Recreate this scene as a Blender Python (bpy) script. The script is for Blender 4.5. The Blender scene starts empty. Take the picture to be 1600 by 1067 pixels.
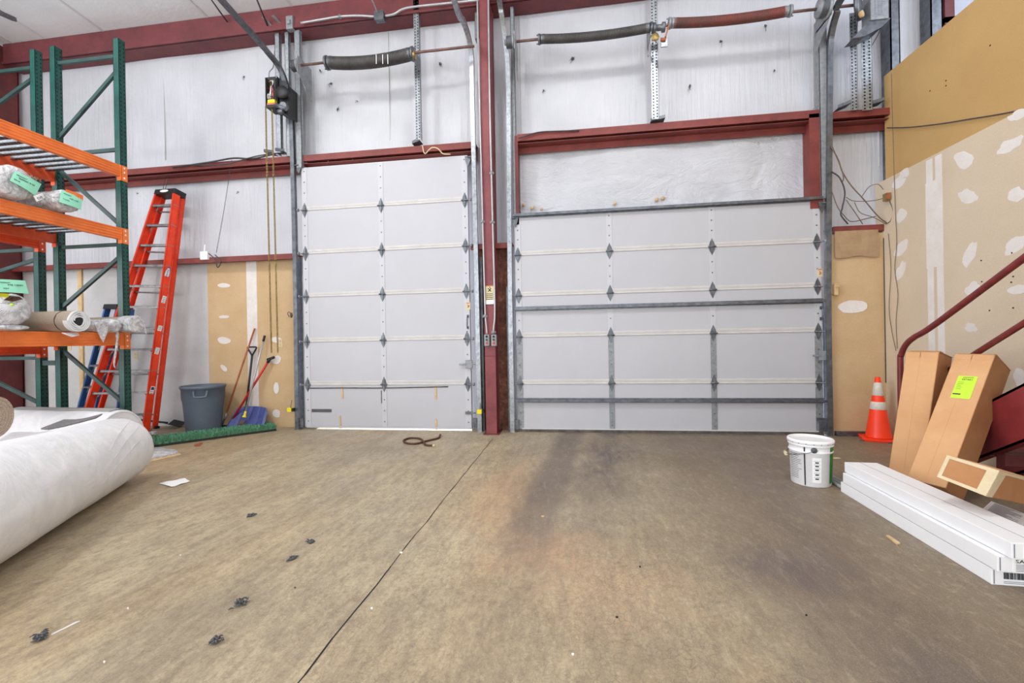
import bpy, bmesh, math, random
from mathutils import Vector, Matrix, noise
random.seed(7)
V = Vector
SC = bpy.context.scene
COL = SC.collection
# ------------------------------------------------------------------ camera
F, H = 685.0, 1.184
YAW, PITCH, ROLL = 0.136975, -0.001529, 0.017362
def rotm():
    return (Matrix.Rotation(YAW, 3, 'Z') @ Matrix.Rotation(PITCH, 3, 'X') @ Matrix.Rotation(ROLL, 3, 'Y'))
RM = rotm()
cam = bpy.data.cameras.new('camera'); cam.sensor_width = 36; cam.lens = 36 * F / 1600
cam.clip_start = .05
co = bpy.data.objects.new('camera', cam); COL.objects.link(co)
co.matrix_world = Matrix.Translation((0, 0, H)) @ (RM @ Matrix.Rotation(math.pi / 2, 3, 'X')).to_4x4()
SC.camera = co
def ray(px, py): return RM @ V(((px - 800) / F, 1, -(py - 533.5) / F))
def ay(px, py, y): d = ray(px, py); return V((0, 0, H)) + d * (y / d.y)
def ax(px, py, x): d = ray(px, py); return V((0, 0, H)) + d * (x / d.x)
def az(px, py, z=0.): d = ray(px, py); return V((0, 0, H)) + d * ((z - H) / d.z)
# ------------------------------------------------------------------ materials
def sr(r, g, b):
    f = lambda c: (c / 255 / 12.92) if c / 255 <= .04045 else ((c / 255 + .055) / 1.055) ** 2.4
    return (f(r), f(g), f(b), 1)
class NT:
    def __init__(s, name):
        s.m = bpy.data.materials.new(name); s.m.use_nodes = True
        s.t = s.m.node_tree; s.b = s.t.nodes['Principled BSDF']
        s.tc = s.t.nodes.new('ShaderNodeTexCoord')
    def n(s, typ, **k):
        o = s.t.nodes.new('ShaderNode' + typ)
        for a, v in k.items(): setattr(o, a, v)
        return o
    def l(s, a, b): s.t.links.new(a, b)
    def mapping(s, scale, src='Object'):
        m = s.n('Mapping'); m.inputs['Scale'].default_value = scale; s.l(s.tc.outputs[src], m.inputs['Vector']); return m.outputs[0]
    def noise(s, scale, detail=4, rough=.55, vec=None, dist=0):
        o = s.n('TexNoise'); o.inputs['Scale'].default_value = scale; o.inputs['Detail'].default_value = detail
        o.inputs['Roughness'].default_value = rough; o.inputs['Distortion'].default_value = dist
        s.l(vec or s.tc.outputs['Object'], o.inputs['Vector']); return o.outputs['Fac']
    def ramp(s, fac, stops):
        r = s.n('ValToRGB'); e = r.color_ramp.elements
        while len(e) < len(stops): e.new(.5)
        for i, (p, c) in enumerate(stops):
            e[i].position = p; e[i].color = c if not isinstance(c, (int, float)) else (c, c, c, 1)
        s.l(fac, r.inputs[0]); return r.outputs[0]
    def mix(s, fac, a, b, mode='MIX'):
        o = s.n('MixRGB', blend_type=mode)
        for i, v in ((0, fac), (1, a), (2, b)):
            if hasattr(v, 'links'): s.l(v, o.inputs[i])
            else: o.inputs[i].default_value = v
        return o.outputs[0]
    def math(s, op, a, b=None, c=None):
        o = s.n('Math', operation=op)
        for i, v in enumerate((a, b, c)):
            if v is None: continue
            if hasattr(v, 'links'): s.l(v, o.inputs[i])
            else: o.inputs[i].default_value = v
        return o.outputs[0]
    def bump(s, h, strength=.3, dist=.01, prev=None):
        o = s.n('Bump'); o.inputs['Strength'].default_value = strength; o.inputs['Distance'].default_value = dist
        s.l(h, o.inputs['Height'])
        if prev: s.l(prev, o.inputs['Normal'])
        return o.outputs[0]
    def out(s, col=None, rough=None, metal=None, nrm=None, spec=None):
        for key, v in (('Base Color', col), ('Roughness', rough), ('Metallic', metal), ('Normal', nrm), ('Specular IOR Level', spec)):
            if v is None: continue
            if hasattr(v, 'links'): s.l(v, s.b.inputs[key])
            else: s.b.inputs[key].default_value = v
        return s.m
def pm(name, c, rough=.5, metal=0., var=.12, scale=9., bump=0., bscale=60., dark=None, spec=None):
    t = NT(name)
    c = sr(*c); d = sr(*dark) if dark else tuple(x * (1 - var * 2) for x in c[:3]) + (1,)
    f = t.noise(scale, 6, .65)
    col = t.ramp(f, [(.3, d), (.62, c)]) if dark else t.mix(t.ramp(f, [(.35, 0), (.7, 1)]), d, c)
    nr = t.bump(t.noise(bscale, 3), bump, .004) if bump else None
    return t.out(col, rough, metal, nr, spec)
MT = {}
MT['vinyl_edge'] = pm('vinyl_tape', (206, 206, 208), .4, var=.04)
MT['red'] = pm('red_primer_steel', (134, 66, 70), .5, var=.16, scale=4, dark=(108, 48, 54))
MT['girt'] = pm('red_girt_steel', (132, 60, 54), .55, var=.16, scale=4, dark=(104, 44, 42))
MT['eave'] = pm('dark_red_eave_steel', (116, 54, 58), .6, var=.16, scale=4, dark=(90, 42, 46))
MT['redrail'] = pm('red_painted_tube', (126, 46, 44), .45, var=.14, scale=12, dark=(96, 34, 36))
MT['maroon'] = pm('maroon_frame_steel', (112, 48, 48), .6, scale=3, dark=(82, 36, 38))
MT['galv'] = pm('galvanised_steel', (176, 181, 186), .38, .75, scale=30, dark=(128, 134, 142))
MT['galvd'] = pm('dark_galvanised_steel', (120, 124, 130), .42, .7, scale=14, dark=(84, 88, 96))
MT['galvm'] = pm('matt_galvanised_steel', (150, 154, 158), .5, .3, scale=25, dark=(122, 126, 131))
MT['chrome'] = pm('bright_zinc_conduit', (188, 188, 192), .38, .45, var=.08)
MT['lintdark'] = pm('charcoal_grit', (70, 66, 62), .9, var=.1)
MT['black'] = pm('black_holes', (18, 18, 20), .7, var=.1)
MT['blackp'] = pm('black_plastic', (34, 35, 38), .5, var=.15)
MT['green'] = pm('green_rack_enamel', (32, 88, 80), .35, scale=5, dark=(20, 62, 58))
MT['greend'] = pm('green_brace_enamel', (52, 82, 80), .4, scale=5, dark=(36, 60, 60))
MT['orange'] = pm('orange_beam_enamel', (244, 132, 62), .42, var=.06, scale=5, dark=(226, 112, 46))
MT['orangeb'] = pm('red_orange_beam_enamel', (226, 88, 40), .45, var=.06, scale=5, dark=(200, 68, 30))
MT['ladder'] = pm('orange_fibreglass', (246, 72, 34), .42, var=.05, scale=6, dark=(226, 54, 22))
MT['blue'] = pm('blue_fibreglass', (66, 112, 178), .45, scale=6, dark=(52, 92, 152))
MT['alu'] = pm('aluminium_step', (158, 158, 160), .42, .5, scale=15, dark=(118, 116, 118))
MT['white'] = pm('white_door_enamel', (186, 187, 194), .45, var=.025, scale=2)
MT['whiteb'] = pm('white_enamel_stile', (194, 195, 202), .42, var=.04, scale=6)
MT['rib'] = pm('cream_section_joint', (206, 203, 201), .5, var=.08, scale=5)
MT['seal'] = pm('grimy_door_seal', (96, 92, 90), .7, scale=10, dark=(58, 55, 54))
MT['paper'] = pm('white_paper', (240, 240, 240), .75, var=.03)
MT['tape'] = pm('tan_packing_tape', (214, 196, 160), .45, var=.08, scale=14)
MT['mint'] = pm('mint_green_tag', (152, 226, 196), .7, var=.04)
MT['lime'] = pm('lime_label', (196, 240, 60), .6, var=.03)
MT['ink'] = pm('black_print', (52, 56, 60), .8, var=.1)
MT['inkg'] = pm('grey_print', (128, 132, 142), .8, var=.1)
MT['yellow'] = pm('yellow_plastic', (236, 216, 30), .45, var=.06)
MT['cream'] = pm('cream_plastic_plate', (214, 200, 160), .5, var=.05)
MT['cone'] = pm('orange_cone_vinyl', (255, 62, 20), .4, var=.05, scale=6)
MT['cuff'] = pm('reflective_cuff', (226, 220, 208), .35, var=.1, scale=18)
MT['can'] = pm('grey_bin_plastic', (98, 110, 124), .5, var=.08, scale=6, bump=.1, bscale=120)
MT['wood'] = pm('varnished_handle_wood', (172, 96, 58), .45, scale=12, dark=(136, 70, 42))
MT['lumber'] = pm('pale_lumber', (212, 184, 140), .6, scale=10, dark=(190, 158, 112))
MT['redh'] = pm('red_handle_paint', (204, 28, 34), .4, var=.08)
MT['shovel'] = pm('blue_shovel_poly', (76, 86, 146), .42, scale=8, dark=(58, 66, 116), bump=.2, bscale=30)
MT['bucket'] = pm('white_bucket_plastic', (240, 241, 244), .35, var=.02)
MT['leaf'] = pm('green_label_ink', (40, 150, 52), .4, var=.25, scale=22)
MT['grey_tag'] = pm('grey_metal_tag', (92, 94, 100), .5, .3)
MT['rope'] = pm('brown_rope', (96, 62, 50), .8, scale=60, dark=(58, 36, 30))
MT['chain'] = pm('brass_toned_chain', (178, 156, 96), .4, .6, scale=30, dark=(122, 104, 70))
MT['wire'] = pm('brown_cable', (118, 100, 84), .6, var=.2)
MT['wired'] = pm('dark_cable', (70, 66, 72), .6, var=.2)
MT['spring'] = pm('grey_spring_steel', (92, 90, 90), .5, .35, scale=6, dark=(70, 66, 66))
MT['springr'] = pm('rusty_spring_steel', (124, 66, 58), .6, .2, scale=3, dark=(82, 66, 62))
MT['shaft'] = pm('brown_shaft_steel', (140, 112, 104), .45, .5, scale=10, dark=(104, 74, 68))
MT['board'] = pm('pcb_green', (90, 130, 110), .5, scale=60, dark=(190, 196, 200))
MT['redbtn'] = pm('red_button', (214, 44, 60), .4)
MT['grnbtn'] = pm('dark_button', (30, 70, 52), .4)
MT['debris'] = pm('grey_lint', (96, 98, 102), .9, scale=90, dark=(54, 54, 58))
MT['blueink'] = pm('blue_logo_ink', (40, 66, 150), .5)
MT['orangeink'] = pm('orange_marker', (206, 120, 80), .7)
MT['steelred'] = pm('stair_red_steel', (134, 46, 48), .42, scale=2.5, dark=(98, 32, 36))

def m_vinyl(name, strength, crumple, ca=(188, 190, 197), cb=(203, 205, 212)):
    t = NT(name)
    v1 = t.mapping((1, 1, .07)); f1 = t.noise(17, 5, .62, v1, .3)
    f2 = t.noise(2.2, 3, .5)
    col = t.mix(t.ramp(t.noise(.9, 5, .6), [(.35, 0), (.7, 1)]), sr(*ca), sr(*cb))
    h = t.math('ADD', t.math('MULTIPLY', f1, .0 if crumple else .8), t.math('MULTIPLY', f2, 1.2))
    if crumple:
        v3 = t.mapping((.8, 1, 1.7)); r1 = t.math('ABSOLUTE', t.math('SUBTRACT', t.noise(1.5, 6, .6, v3, 1.0), .5)); r2 = t.math('ABSOLUTE', t.math('SUBTRACT', t.noise(4.5, 5, .6, v3, 1.6), .5)); h = t.math('ADD', t.math('MULTIPLY', h, .3), t.math('ADD', t.math('MULTIPLY', r1, -4.0), t.math('MULTIPLY', r2, -1.6)))
        col = t.mix(t.ramp(t.noise(6, 6, .7), [(.56, 0), (.7, .1)]), col, sr(176, 170, 164))
    return t.out(col, .36, 0, t.bump(h, strength, .05))
MT['vinyl'] = m_vinyl('white_vinyl_insulation', .42, 0)
MT['crumple'] = m_vinyl('crumpled_white_vinyl', .45, 1.2)
MT['ceil'] = m_vinyl('ceiling_vinyl', .12, 0, (214, 218, 222), (228, 232, 236))
def m_gyp(name, a, b, sc=1.2):
    t = NT(name)
    f = t.ramp(t.noise(sc, 6, .6), [(.3, 0), (.7, 1)])
    col = t.mix(f, sr(*a), sr(*b))
    col = t.mix(t.math('MULTIPLY', t.ramp(t.noise(160, 2, .5), [(.4, 0), (.6, 1)]), .12), col, sr(120, 96, 70))
    return t.out(col, .8, 0, t.bump(t.noise(220, 2), .05, .002))
MT['gypR'] = m_gyp('beige_drywall_paper', (206, 188, 164), (216, 200, 178))
MT['gypU'] = m_gyp('tan_drywall_paper', (186, 150, 96), (198, 162, 106))
MT['gypB'] = m_gyp('brown_drywall_paper', (196, 164, 122), (208, 180, 142), 2.5)
MT['gypW'] = m_gyp('grey_white_wallboard', (188, 188, 190), (206, 206, 208), 2.0)
MT['flap'] = m_gyp('brown_paper_flap', (160, 132, 100), (178, 150, 116), 6)
MT['mud'] = m_gyp('joint_compound', (222, 214, 208), (234, 230, 228), 5)
def m_osb():
    t = NT('dark_strand_board')
    v = t.n('TexVoronoi'); v.inputs['Scale'].default_value = 16; t.l(t.mapping((1, 1, .45)), v.inputs['Vector'])
    col = t.ramp(t.noise(9, 8, .75), [(.32, sr(44, 26, 24)), (.5, sr(96, 56, 44)), (.68, sr(168, 118, 92))])
    col = t.mix(.35, col, t.ramp(v.outputs['Distance'], [(0, sr(48, 28, 26)), (.6, sr(132, 84, 62))]))
    return t.out(col, .8, 0, t.bump(t.noise(40, 5), .4, .01))
MT['osb'] = m_osb()
def m_card(name, a, b):
    t = NT(name)
    v = t.mapping((1, 1, 1)); f = t.ramp(t.noise(3, 6, .6, v), [(.3, 0), (.7, 1)])
    col = t.mix(f, sr(*a), sr(*b))
    w = t.n('TexWave'); w.inputs['Scale'].default_value = 24; w.inputs['Distortion'].default_value = .6; t.l(t.tc.outputs['Object'], w.inputs['Vector'])
    return t.out(col, .78, 0, t.bump(w.outputs['Fac'], .06, .003))
MT['card'] = m_card('corrugated_cardboard', (200, 150, 104), (214, 168, 122))
MT['cardd'] = m_card('brown_and_shaded_cardboard', (160, 108, 66), (182, 132, 88))  # brown box board, also the shaded copy of the carton cardboard
MT['cardw'] = pm('white_carton_board', (238, 239, 242), .55, var=.015, scale=3)
def m_wrap(name, a, b, rough, s, sc):
    t = NT(name)
    v = t.mapping((1, 1, 1)); f = t.noise(sc, 7, .6, v, 1.5)
    col = t.mix(t.ramp(f, [(.35, 0), (.7, 1)]), sr(*a), sr(*b))
    h = t.math('ADD', t.noise(sc * .6, 5, .55, v, 2.2), t.math('MULTIPLY', t.noise(sc * 3, 4), .2))
    return t.out(col, rough, 0, t.bump(h, s, .03))
MT['wrap'] = m_wrap('white_plastic_wrap', (224, 226, 230), (238, 239, 243), .42, .3, 5)
MT['wrapc'] = m_wrap('crinkled_clear_wrap', (168, 168, 172), (232, 233, 236), .25, .9, 14)
MT['torn'] = m_wrap('grey_torn_plastic', (112, 112, 116), (150, 150, 152), .5, .6, 16)
MT['greyfelt'] = pm('grey_underlay', (176, 175, 174), .8, var=.1, scale=5)
MT['carpet'] = pm('beige_carpet_back', (176, 162, 146), .9, var=.1, scale=120, bump=.5, bscale=260, dark=(150, 136, 120))
MT['shag'] = pm('beige_shag_pile', (190, 170, 148), .95, scale=150, bump=1., bscale=170, dark=(120, 104, 90))
MT['turf'] = pm('green_bristle', (118, 176, 142), .8, scale=40, dark=(72, 132, 100))
def m_floor():
    t = NT('stained_concrete')
    P = t.tc.outputs['Object']
    base = t.ramp(t.noise(.8, 8, .66), [(.3, sr(158, 146, 124)), (.5, sr(182, 167, 138)), (.7, sr(204, 190, 160))])
    st = t.noise(1.6, 7, .68, t.mapping((1.9, .25, 1)), .5)
    base = t.mix(t.math('MULTIPLY', t.ramp(st, [(.42, 0), (.72, 1)]), .6), base, sr(136, 122, 106))
    base = t.mix(t.math('MULTIPLY', t.ramp(t.noise(.55, 4, .5, t.mapping((1.3, .6, 1))), [(.5, 0), (.68, 1)]), .45), base, sr(196, 158, 112))
    sx = t.n('SeparateXYZ'); t.l(P, sx.inputs[0])
    X, Y = t.math('ADD', sx.outputs[0], -1.0), t.math('ADD', sx.outputs[1], -.99)
    def lane(x0, slope, w, wobble=.9, lo=.15):
        c = t.math('ADD', t.math('MULTIPLY', Y, slope), x0)
        d = t.math('ABSOLUTE', t.math('SUBTRACT', X, c))
        wob = t.math('MULTIPLY', t.math('SUBTRACT', t.noise(2.0, 7, .7, t.mapping((1.3, .6, 1))), .5), wobble * 2)
        return t.ramp(t.math('ADD', t.math('DIVIDE', d, w), wob), [(lo, 1), (1.0, 0)])
    def along(y0, y1):
        return t.ramp(t.math('ADD', Y, t.math('MULTIPLY', t.math('SUBTRACT', t.noise(1.2, 5, .6), .5), 1.2)), [(0, 0), (1, 1)]) if False else t.ramp(t.math('DIVIDE', t.math('SUBTRACT', t.math('ADD', Y, t.math('MULTIPLY', t.math('SUBTRACT', t.noise(1.2, 5, .6), .5), 1.4)), y0), y1 - y0), [(0, 0), (1, 1)])
    def spot(x, y, rx, ry):
        a = t.math('DIVIDE', t.math('SUBTRACT', X, x), rx); b = t.math('DIVIDE', t.math('SUBTRACT', Y, y), ry)
        r = t.math('SQRT', t.math('ADD', t.math('MULTIPLY', a, a), t.math('MULTIPLY', b, b)))
        return t.ramp(t.math('ADD', r, t.math('MULTIPLY', t.math('SUBTRACT', t.noise(3.2, 7, .72), .5), 2.0)), [(.3, 1), (1.15, 0)])
    grime = t.noise(3.4, 8, .76, t.mapping((1.5, .5, 1)), .6)
    g = t.ramp(grime, [(.36, .35), (.6, 1)])
    wash = t.ramp(t.math('ADD', t.math('MULTIPLY', X, .30), t.math('MULTIPLY', t.noise(.6, 5), .9)), [(.3, 0), (.85, .9)])
    base = t.mix(wash, base, sr(122, 106, 86))
    base = t.mix(t.math('MULTIPLY', t.ramp(t.noise(16, 9, .88, t.mapping((1.2, .6, 1))), [(.47, 0), (.6, 1)]), .5), base, sr(108, 94, 80))
    base = t.mix(t.math('MULTIPLY', t.ramp(t.noise(21, 9, .88, t.mapping((1.2, .7, 1))), [(.52, 0), (.64, 1)]), .35), base, sr(214, 196, 162))
    base = t.mix(t.math('MULTIPLY', spot(-.5, 3.3, .35, 1.2), .55), base, sr(196, 158, 122))
    base = t.mix(t.math('MULTIPLY', spot(.15, 2.2, .5, .45), .5), base, sr(196, 162, 128))
    base = t.mix(t.math('MULTIPLY', spot(-.2, 2.55, .35, .35), .5), base, sr(190, 152, 122))
    l0 = t.math('MULTIPLY', t.math('MULTIPLY', lane(-.52, .09, .20, .5, .5), along(2.0, 3.2)), .75)
    l1 = t.math('MULTIPLY', t.math('MULTIPLY', t.math('MULTIPLY', lane(-.18, .11, .42, .8), along(2.6, 3.9)), g), .95)
    l2 = t.math('MULTIPLY', t.math('MULTIPLY', lane(.75, .22, .45, .9), g), .75)
    l3 = t.math('MULTIPLY', t.math('MULTIPLY', lane(-.42, .03, .25, .9), t.ramp(grime, [(.45, 0), (.62, 1)])), .5)
    l4 = t.math('MULTIPLY', t.math('MULTIPLY', lane(1.1, .02, .7, 1.0), t.math('MULTIPLY', along(3.2, 4.6), g)), .6)
    base = t.mix(l4, base, sr(106, 92, 82))
    base = t.mix(l3, base, sr(112, 98, 86))
    base = t.mix(l2, base, sr(102, 89, 84))
    base = t.mix(t.math('MULTIPLY', spot(1.05, 2.42, .42, .3), .7), base, sr(92, 82, 84))
    base = t.mix(t.math('MULTIPLY', spot(1.25, 1.6, .3, .5), .6), base, sr(98, 88, 84))
    base = t.mix(l1, base, sr(84, 73, 76))
    base = t.mix(l0, base, sr(96, 84, 80))
    v = t.n('TexVoronoi', feature='DISTANCE_TO_EDGE'); v.inputs['Scale'].default_value = 36
    dv = t.n('MixRGB'); dv.inputs[0].default_value = .12; t.l(P, dv.inputs[1]); nz = t.n('TexNoise'); nz.inputs['Scale'].default_value = 3; t.l(P, nz.inputs['Vector']); t.l(nz.outputs['Color'], dv.inputs[2])
    t.l(dv.outputs[0], v.inputs['Vector'])
    cr = t.math('MULTIPLY', t.ramp(v.outputs['Distance'], [(.0, 1), (.07, 0)]), t.math('MULTIPLY', t.ramp(t.noise(2.3, 6, .7), [(.4, .0), (.62, .55)]), t.ramp(t.math('ADD', t.math('MULTIPLY', X, .25), .62), [(0, .1), (.6, 1)])))
    base = t.mix(cr, base, sr(92, 80, 70))
    base = t.mix(t.math('MULTIPLY', t.ramp(t.noise(5, 7, .75, t.mapping((3.2, .55, 1)), .6), [(.46, 0), (.66, 1)]), .45), base, sr(126, 112, 94))
    base = t.mix(t.math('MULTIPLY', t.ramp(t.noise(7, 7, .78, t.mapping((2.6, .7, 1)), .8), [(.52, 0), (.7, 1)]), .22), base, sr(214, 200, 172))
    base = t.mix(t.math('MULTIPLY', t.ramp(t.noise(44, 6, .9), [(.48, 0), (.64, 1)]), .5), base, sr(112, 98, 84))
    base = t.mix(t.math('MULTIPLY', t.ramp(t.noise(150, 3, .8), [(.54, 0), (.68, 1)]), .2), base, sr(232, 220, 196))
    rough = t.ramp(t.noise(2.0, 6, .6), [(.3, .36), (.7, .6)])
    return t.out(base, rough, 0, t.bump(t.noise(26, 7, .75, t.mapping((1.6, .7, 1))), .25, .006), .4)
MT['floor'] = m_floor()
MT['apron'] = pm('outside_concrete', (214, 214, 212), .9, var=.05)
# ------------------------------------------------------------------ mesh helpers
class M:
    def __init__(s): s.bm = bmesh.new(); s.mi = 0
    def face(s, vs):
        try: f = s.bm.faces.new(vs); f.material_index = s.mi; return f
        except ValueError: return None
    def quad(s, *p): s.face([s.bm.verts.new(q) for q in p]); return s
    def hexa(s, p):   # 0-3 bottom ring, 4-7 top ring
        v = [s.bm.verts.new(q) for q in p]
        for q in ((3, 2, 1, 0), (4, 5, 6, 7), (0, 1, 5, 4), (1, 2, 6, 5), (2, 3, 7, 6), (3, 0, 4, 7)): s.face([v[i] for i in q])
        return s
    def box(s, a, b):
        x0, y0, z0 = (min(a[i], b[i]) for i in range(3)); x1, y1, z1 = (max(a[i], b[i]) for i in range(3))
        return s.hexa([(x0, y0, z0), (x1, y0, z0), (x1, y1, z0), (x0, y1, z0), (x0, y0, z1), (x1, y0, z1), (x1, y1, z1), (x0, y1, z1)])
    def obox(s, o, u, v, w):  # corner + three edge vectors
        o, u, v, w = V(o), V(u), V(v), V(w)
        return s.hexa([o, o + u, o + u + v, o + v, o + w, o + u + w, o + u + v + w, o + v + w])
    def bar(s, a, b, wx, wy, up=(0, 0, 1)):  # rectangular bar a->b
        a, b = V(a), V(b); d = (b - a).normalized(); side = d.cross(V(up))
        if side.length < 1e-4: side = d.cross(V((1, 0, 0)))
        side.normalize(); u2 = side.cross(d).normalized()
        o = a - side * wx / 2 - u2 * wy / 2
        return s.obox(o, side * wx, u2 * wy, b - a)
    def tube(s, pts, r, n=8, cap=True, closed=False):
        pts = [V(p) for p in pts]; rings = []; prev = None
        N = len(pts)
        for i, p in enumerate(pts):
            if closed: d = pts[(i + 1) % N] - pts[i - 1]
            else: d = (pts[min(i + 1, N - 1)] - pts[max(i - 1, 0)])
            d.normalize()
            if prev is None:
                u = d.orthogonal().normalized()
            else:
                u = prev - d * prev.dot(d)
                u = u.normalized() if u.length > 1e-6 else d.orthogonal().normalized()
            prev = u; w = d.cross(u)
            rr = r[i] if isinstance(r, (list, tuple)) else r
            rings.append([s.bm.verts.new(p + (u * math.cos(2 * math.pi * k / n) + w * math.sin(2 * math.pi * k / n)) * rr) for k in range(n)])
        for i in range(N if closed else N - 1):
            A, B = rings[i], rings[(i + 1) % N]
            for k in range(n): 
                f = s.face([A[k], A[(k + 1) % n], B[(k + 1) % n], B[k]])
                if f: f.smooth = True
        if cap and not closed:
            s.face(rings[0][::-1]); s.face(rings[-1])
        return s
    def lathe(s, c, prof, n=32, axis=(0, 0, 1), fn=None, cap0=True, cap1=True):
        c = V(c); ax_ = V(axis).normalized(); u = ax_.orthogonal().normalized() if abs(ax_.z) < .999 else V((1, 0, 0)); w = ax_.cross(u)
        rings = []
        for (r, h) in prof:
            ring = []
            for k in range(n):
                a = 2 * math.pi * k / n
                rr = r * (fn(a, h) if fn else 1)
                ring.append(s.bm.verts.new(c + ax_ * h + (u * math.cos(a) + w * math.sin(a)) * rr))
            rings.append(ring)
        for A, B in zip(rings, rings[1:]):
            for k in range(n):
                f = s.face([A[k], A[(k + 1) % n], B[(k + 1) % n], B[k]])
                if f: f.smooth = True
        if cap0: s.face(rings[0][::-1])
        if cap1: s.face(rings[-1])
        return s
    def sweep(s, prof, path, xa, closed_prof=True):  # prof (x,y); xa = fixed x axis direction
        xa = V(xa).normalized(); rings = []; path = [V(p) for p in path]; N = len(path)
        for i, p in enumerate(path):
            d = (path[min(i + 1, N - 1)] - path[max(i - 1, 0)]).normalized(); ya = d.cross(xa).normalized()
            rings.append([s.bm.verts.new(p + xa * a + ya * b) for a, b in prof])
        n = len(prof)
        for A, B in zip(rings, rings[1:]):
            for k in range(n): s.face([A[k], A[(k + 1) % n], B[(k + 1) % n], B[k]])
        s.face(rings[0][::-1]); s.face(rings[-1]); return s
    def prism(s, poly, ext):  # polygon of points, extruded by a vector
        ext = V(ext); a = [s.bm.verts.new(V(p)) for p in poly]; b = [s.bm.verts.new(V(p) + ext) for p in poly]; n = len(a)
        s.face(a[::-1]); s.face(b)
        for i in range(n): s.face([a[i], a[(i + 1) % n], b[(i + 1) % n], b[i]])
        return s
def props(o, label=None, cat=None, group=None, kind=None):
    if label: o['label'] = label
    if cat: o['category'] = cat
    if group: o['group'] = group
    if kind: o['kind'] = kind
    return o
WL = {}
def thing(name, loc, label, cat, group=None, kind=None):
    o = bpy.data.objects.new(name, None); COL.objects.link(o); o.location = loc; o.empty_display_size = .1
    WL[o] = V(loc); return props(o, label, cat, group, kind)
def part(name, m, mat, parent, label=None, bevel=0., kind=None):
    return build(name, m, mat, parent, label, None, None, kind, bevel)
def build(name, m, mat, parent=None, label=None, cat=None, group=None, kind=None, bevel=0., smooth=False):
    bm = m.bm
    bmesh.ops.remove_doubles(bm, verts=bm.verts, dist=1e-6)
    bmesh.ops.recalc_face_normals(bm, faces=bm.faces)
    if parent is not None: org = WL[parent]
    else:
        lo = V([min(v.co[i] for v in bm.verts) for i in range(3)]); hi = V([max(v.co[i] for v in bm.verts) for i in range(3)])
        org = V(((lo.x + hi.x) / 2, (lo.y + hi.y) / 2, lo.z))
    me = bpy.data.meshes.new(name)
    bmesh.ops.translate(bm, verts=bm.verts, vec=-org)
    bm.to_mesh(me); bm.free()
    o = bpy.data.objects.new(name, me); COL.objects.link(o)
    if smooth:
        for p in me.polygons: p.use_smooth = True
    for k in (mat if isinstance(mat, (list, tuple)) else [mat]): me.materials.append(MT[k])
    if parent is not None: o.parent = parent; WL[o] = V(org)
    else: o.location = org; WL[o] = org
    if bevel:
        b = o.modifiers.new('bevel', 'BEVEL'); b.width = bevel; b.segments = 2; b.limit_method = 'ANGLE'; b.angle_limit = math.radians(50)
    return props(o, label, cat, group, kind)
def text(name, body, size, org, xd, yd, mat, parent, extrude=.0006, fit=None):
    c = bpy.data.curves.new(name, 'FONT'); c.body = body; c.size = size; c.extrude = extrude; c.align_x = 'LEFT'; c.resolution_u = 2
    tmp = bpy.data.objects.new(name + '_tmp', c); COL.objects.link(tmp)
    me = bpy.data.meshes.new_from_object(tmp.evaluated_get(bpy.context.evaluated_depsgraph_get()))
    bpy.data.objects.remove(tmp); bpy.data.curves.remove(c)
    xd = V(xd).normalized(); yd = V(yd); yd = (yd - xd * yd.dot(xd)).normalized(); zd = xd.cross(yd)
    w = max((v.co.x for v in me.vertices), default=1) or 1
    k = (fit / w) if fit else 1
    for v in me.vertices: v.co = V(org) + xd * v.co.x * k + yd * v.co.y + zd * v.co.z - WL[parent]
    o = bpy.data.objects.new(name, me); COL.objects.link(o); me.materials.clear(); me.materials.append(MT[mat]); o.parent = parent; WL[o] = WL[parent]
    return o
def copy_tree(root, loc):
    r = root.copy(); COL.objects.link(r); r.location = loc; WL[r] = V(loc)
    for ch in list(root.children):
        c = ch.copy(); COL.objects.link(c); c.parent = r
        for g in ch.children:
            d = g.copy(); COL.objects.link(d); d.parent = c
    return r
def arc(pts, n=6):  # Catmull-Rom smoothing
    P = [V(p) for p in pts]; P = [P[0] * 2 - P[1]] + P + [P[-1] * 2 - P[-2]]; out = []
    for i in range(1, len(P) - 2):
        for k in range(n):
            t = k / n; a, b, c, d = P[i - 1:i + 3]
            out.append(.5 * ((2 * b) + (c - a) * t + (2 * a - 5 * b + 4 * c - d) * t * t + (3 * b - a - 3 * c + d) * t ** 3))
    return out + [P[-2]]
# ------------------------------------------------------------------ the setting
WY = 5.86; DY = 5.665; GY = 5.66; RX = 3.62; UX = 3.70
m = M(); m.box((-11, -8, -.1), (9, 6.02, 0))
build('floor', m, 'floor', label='stained tan concrete warehouse floor with one saw-cut joint', cat='floor', kind='structure')
m = M(); pts = []
for i in range(41):
    y = 5.25 - i * .19; pts.append(V((-.975 + random.uniform(-.006, .006) + (.0), y, .0008)))
for a, b in zip(pts, pts[1:]):
    w = random.uniform(.0022, .0042); m.quad(a + V((-w, 0, 0)), a + V((w, 0, 0)), b + V((w, 0, 0)), b + V((-w, 0, 0)))
build('trim_1', m, 'black', label='thin dark joint line cut across the concrete floor', cat='floor joint', kind='structure')
m = M(); m.box((-14, 6.02, -.12), (14, 16, -.02))
build('ground', m, 'apron', label='pale concrete apron outside the overhead doors', cat='ground', kind='structure')
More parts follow.
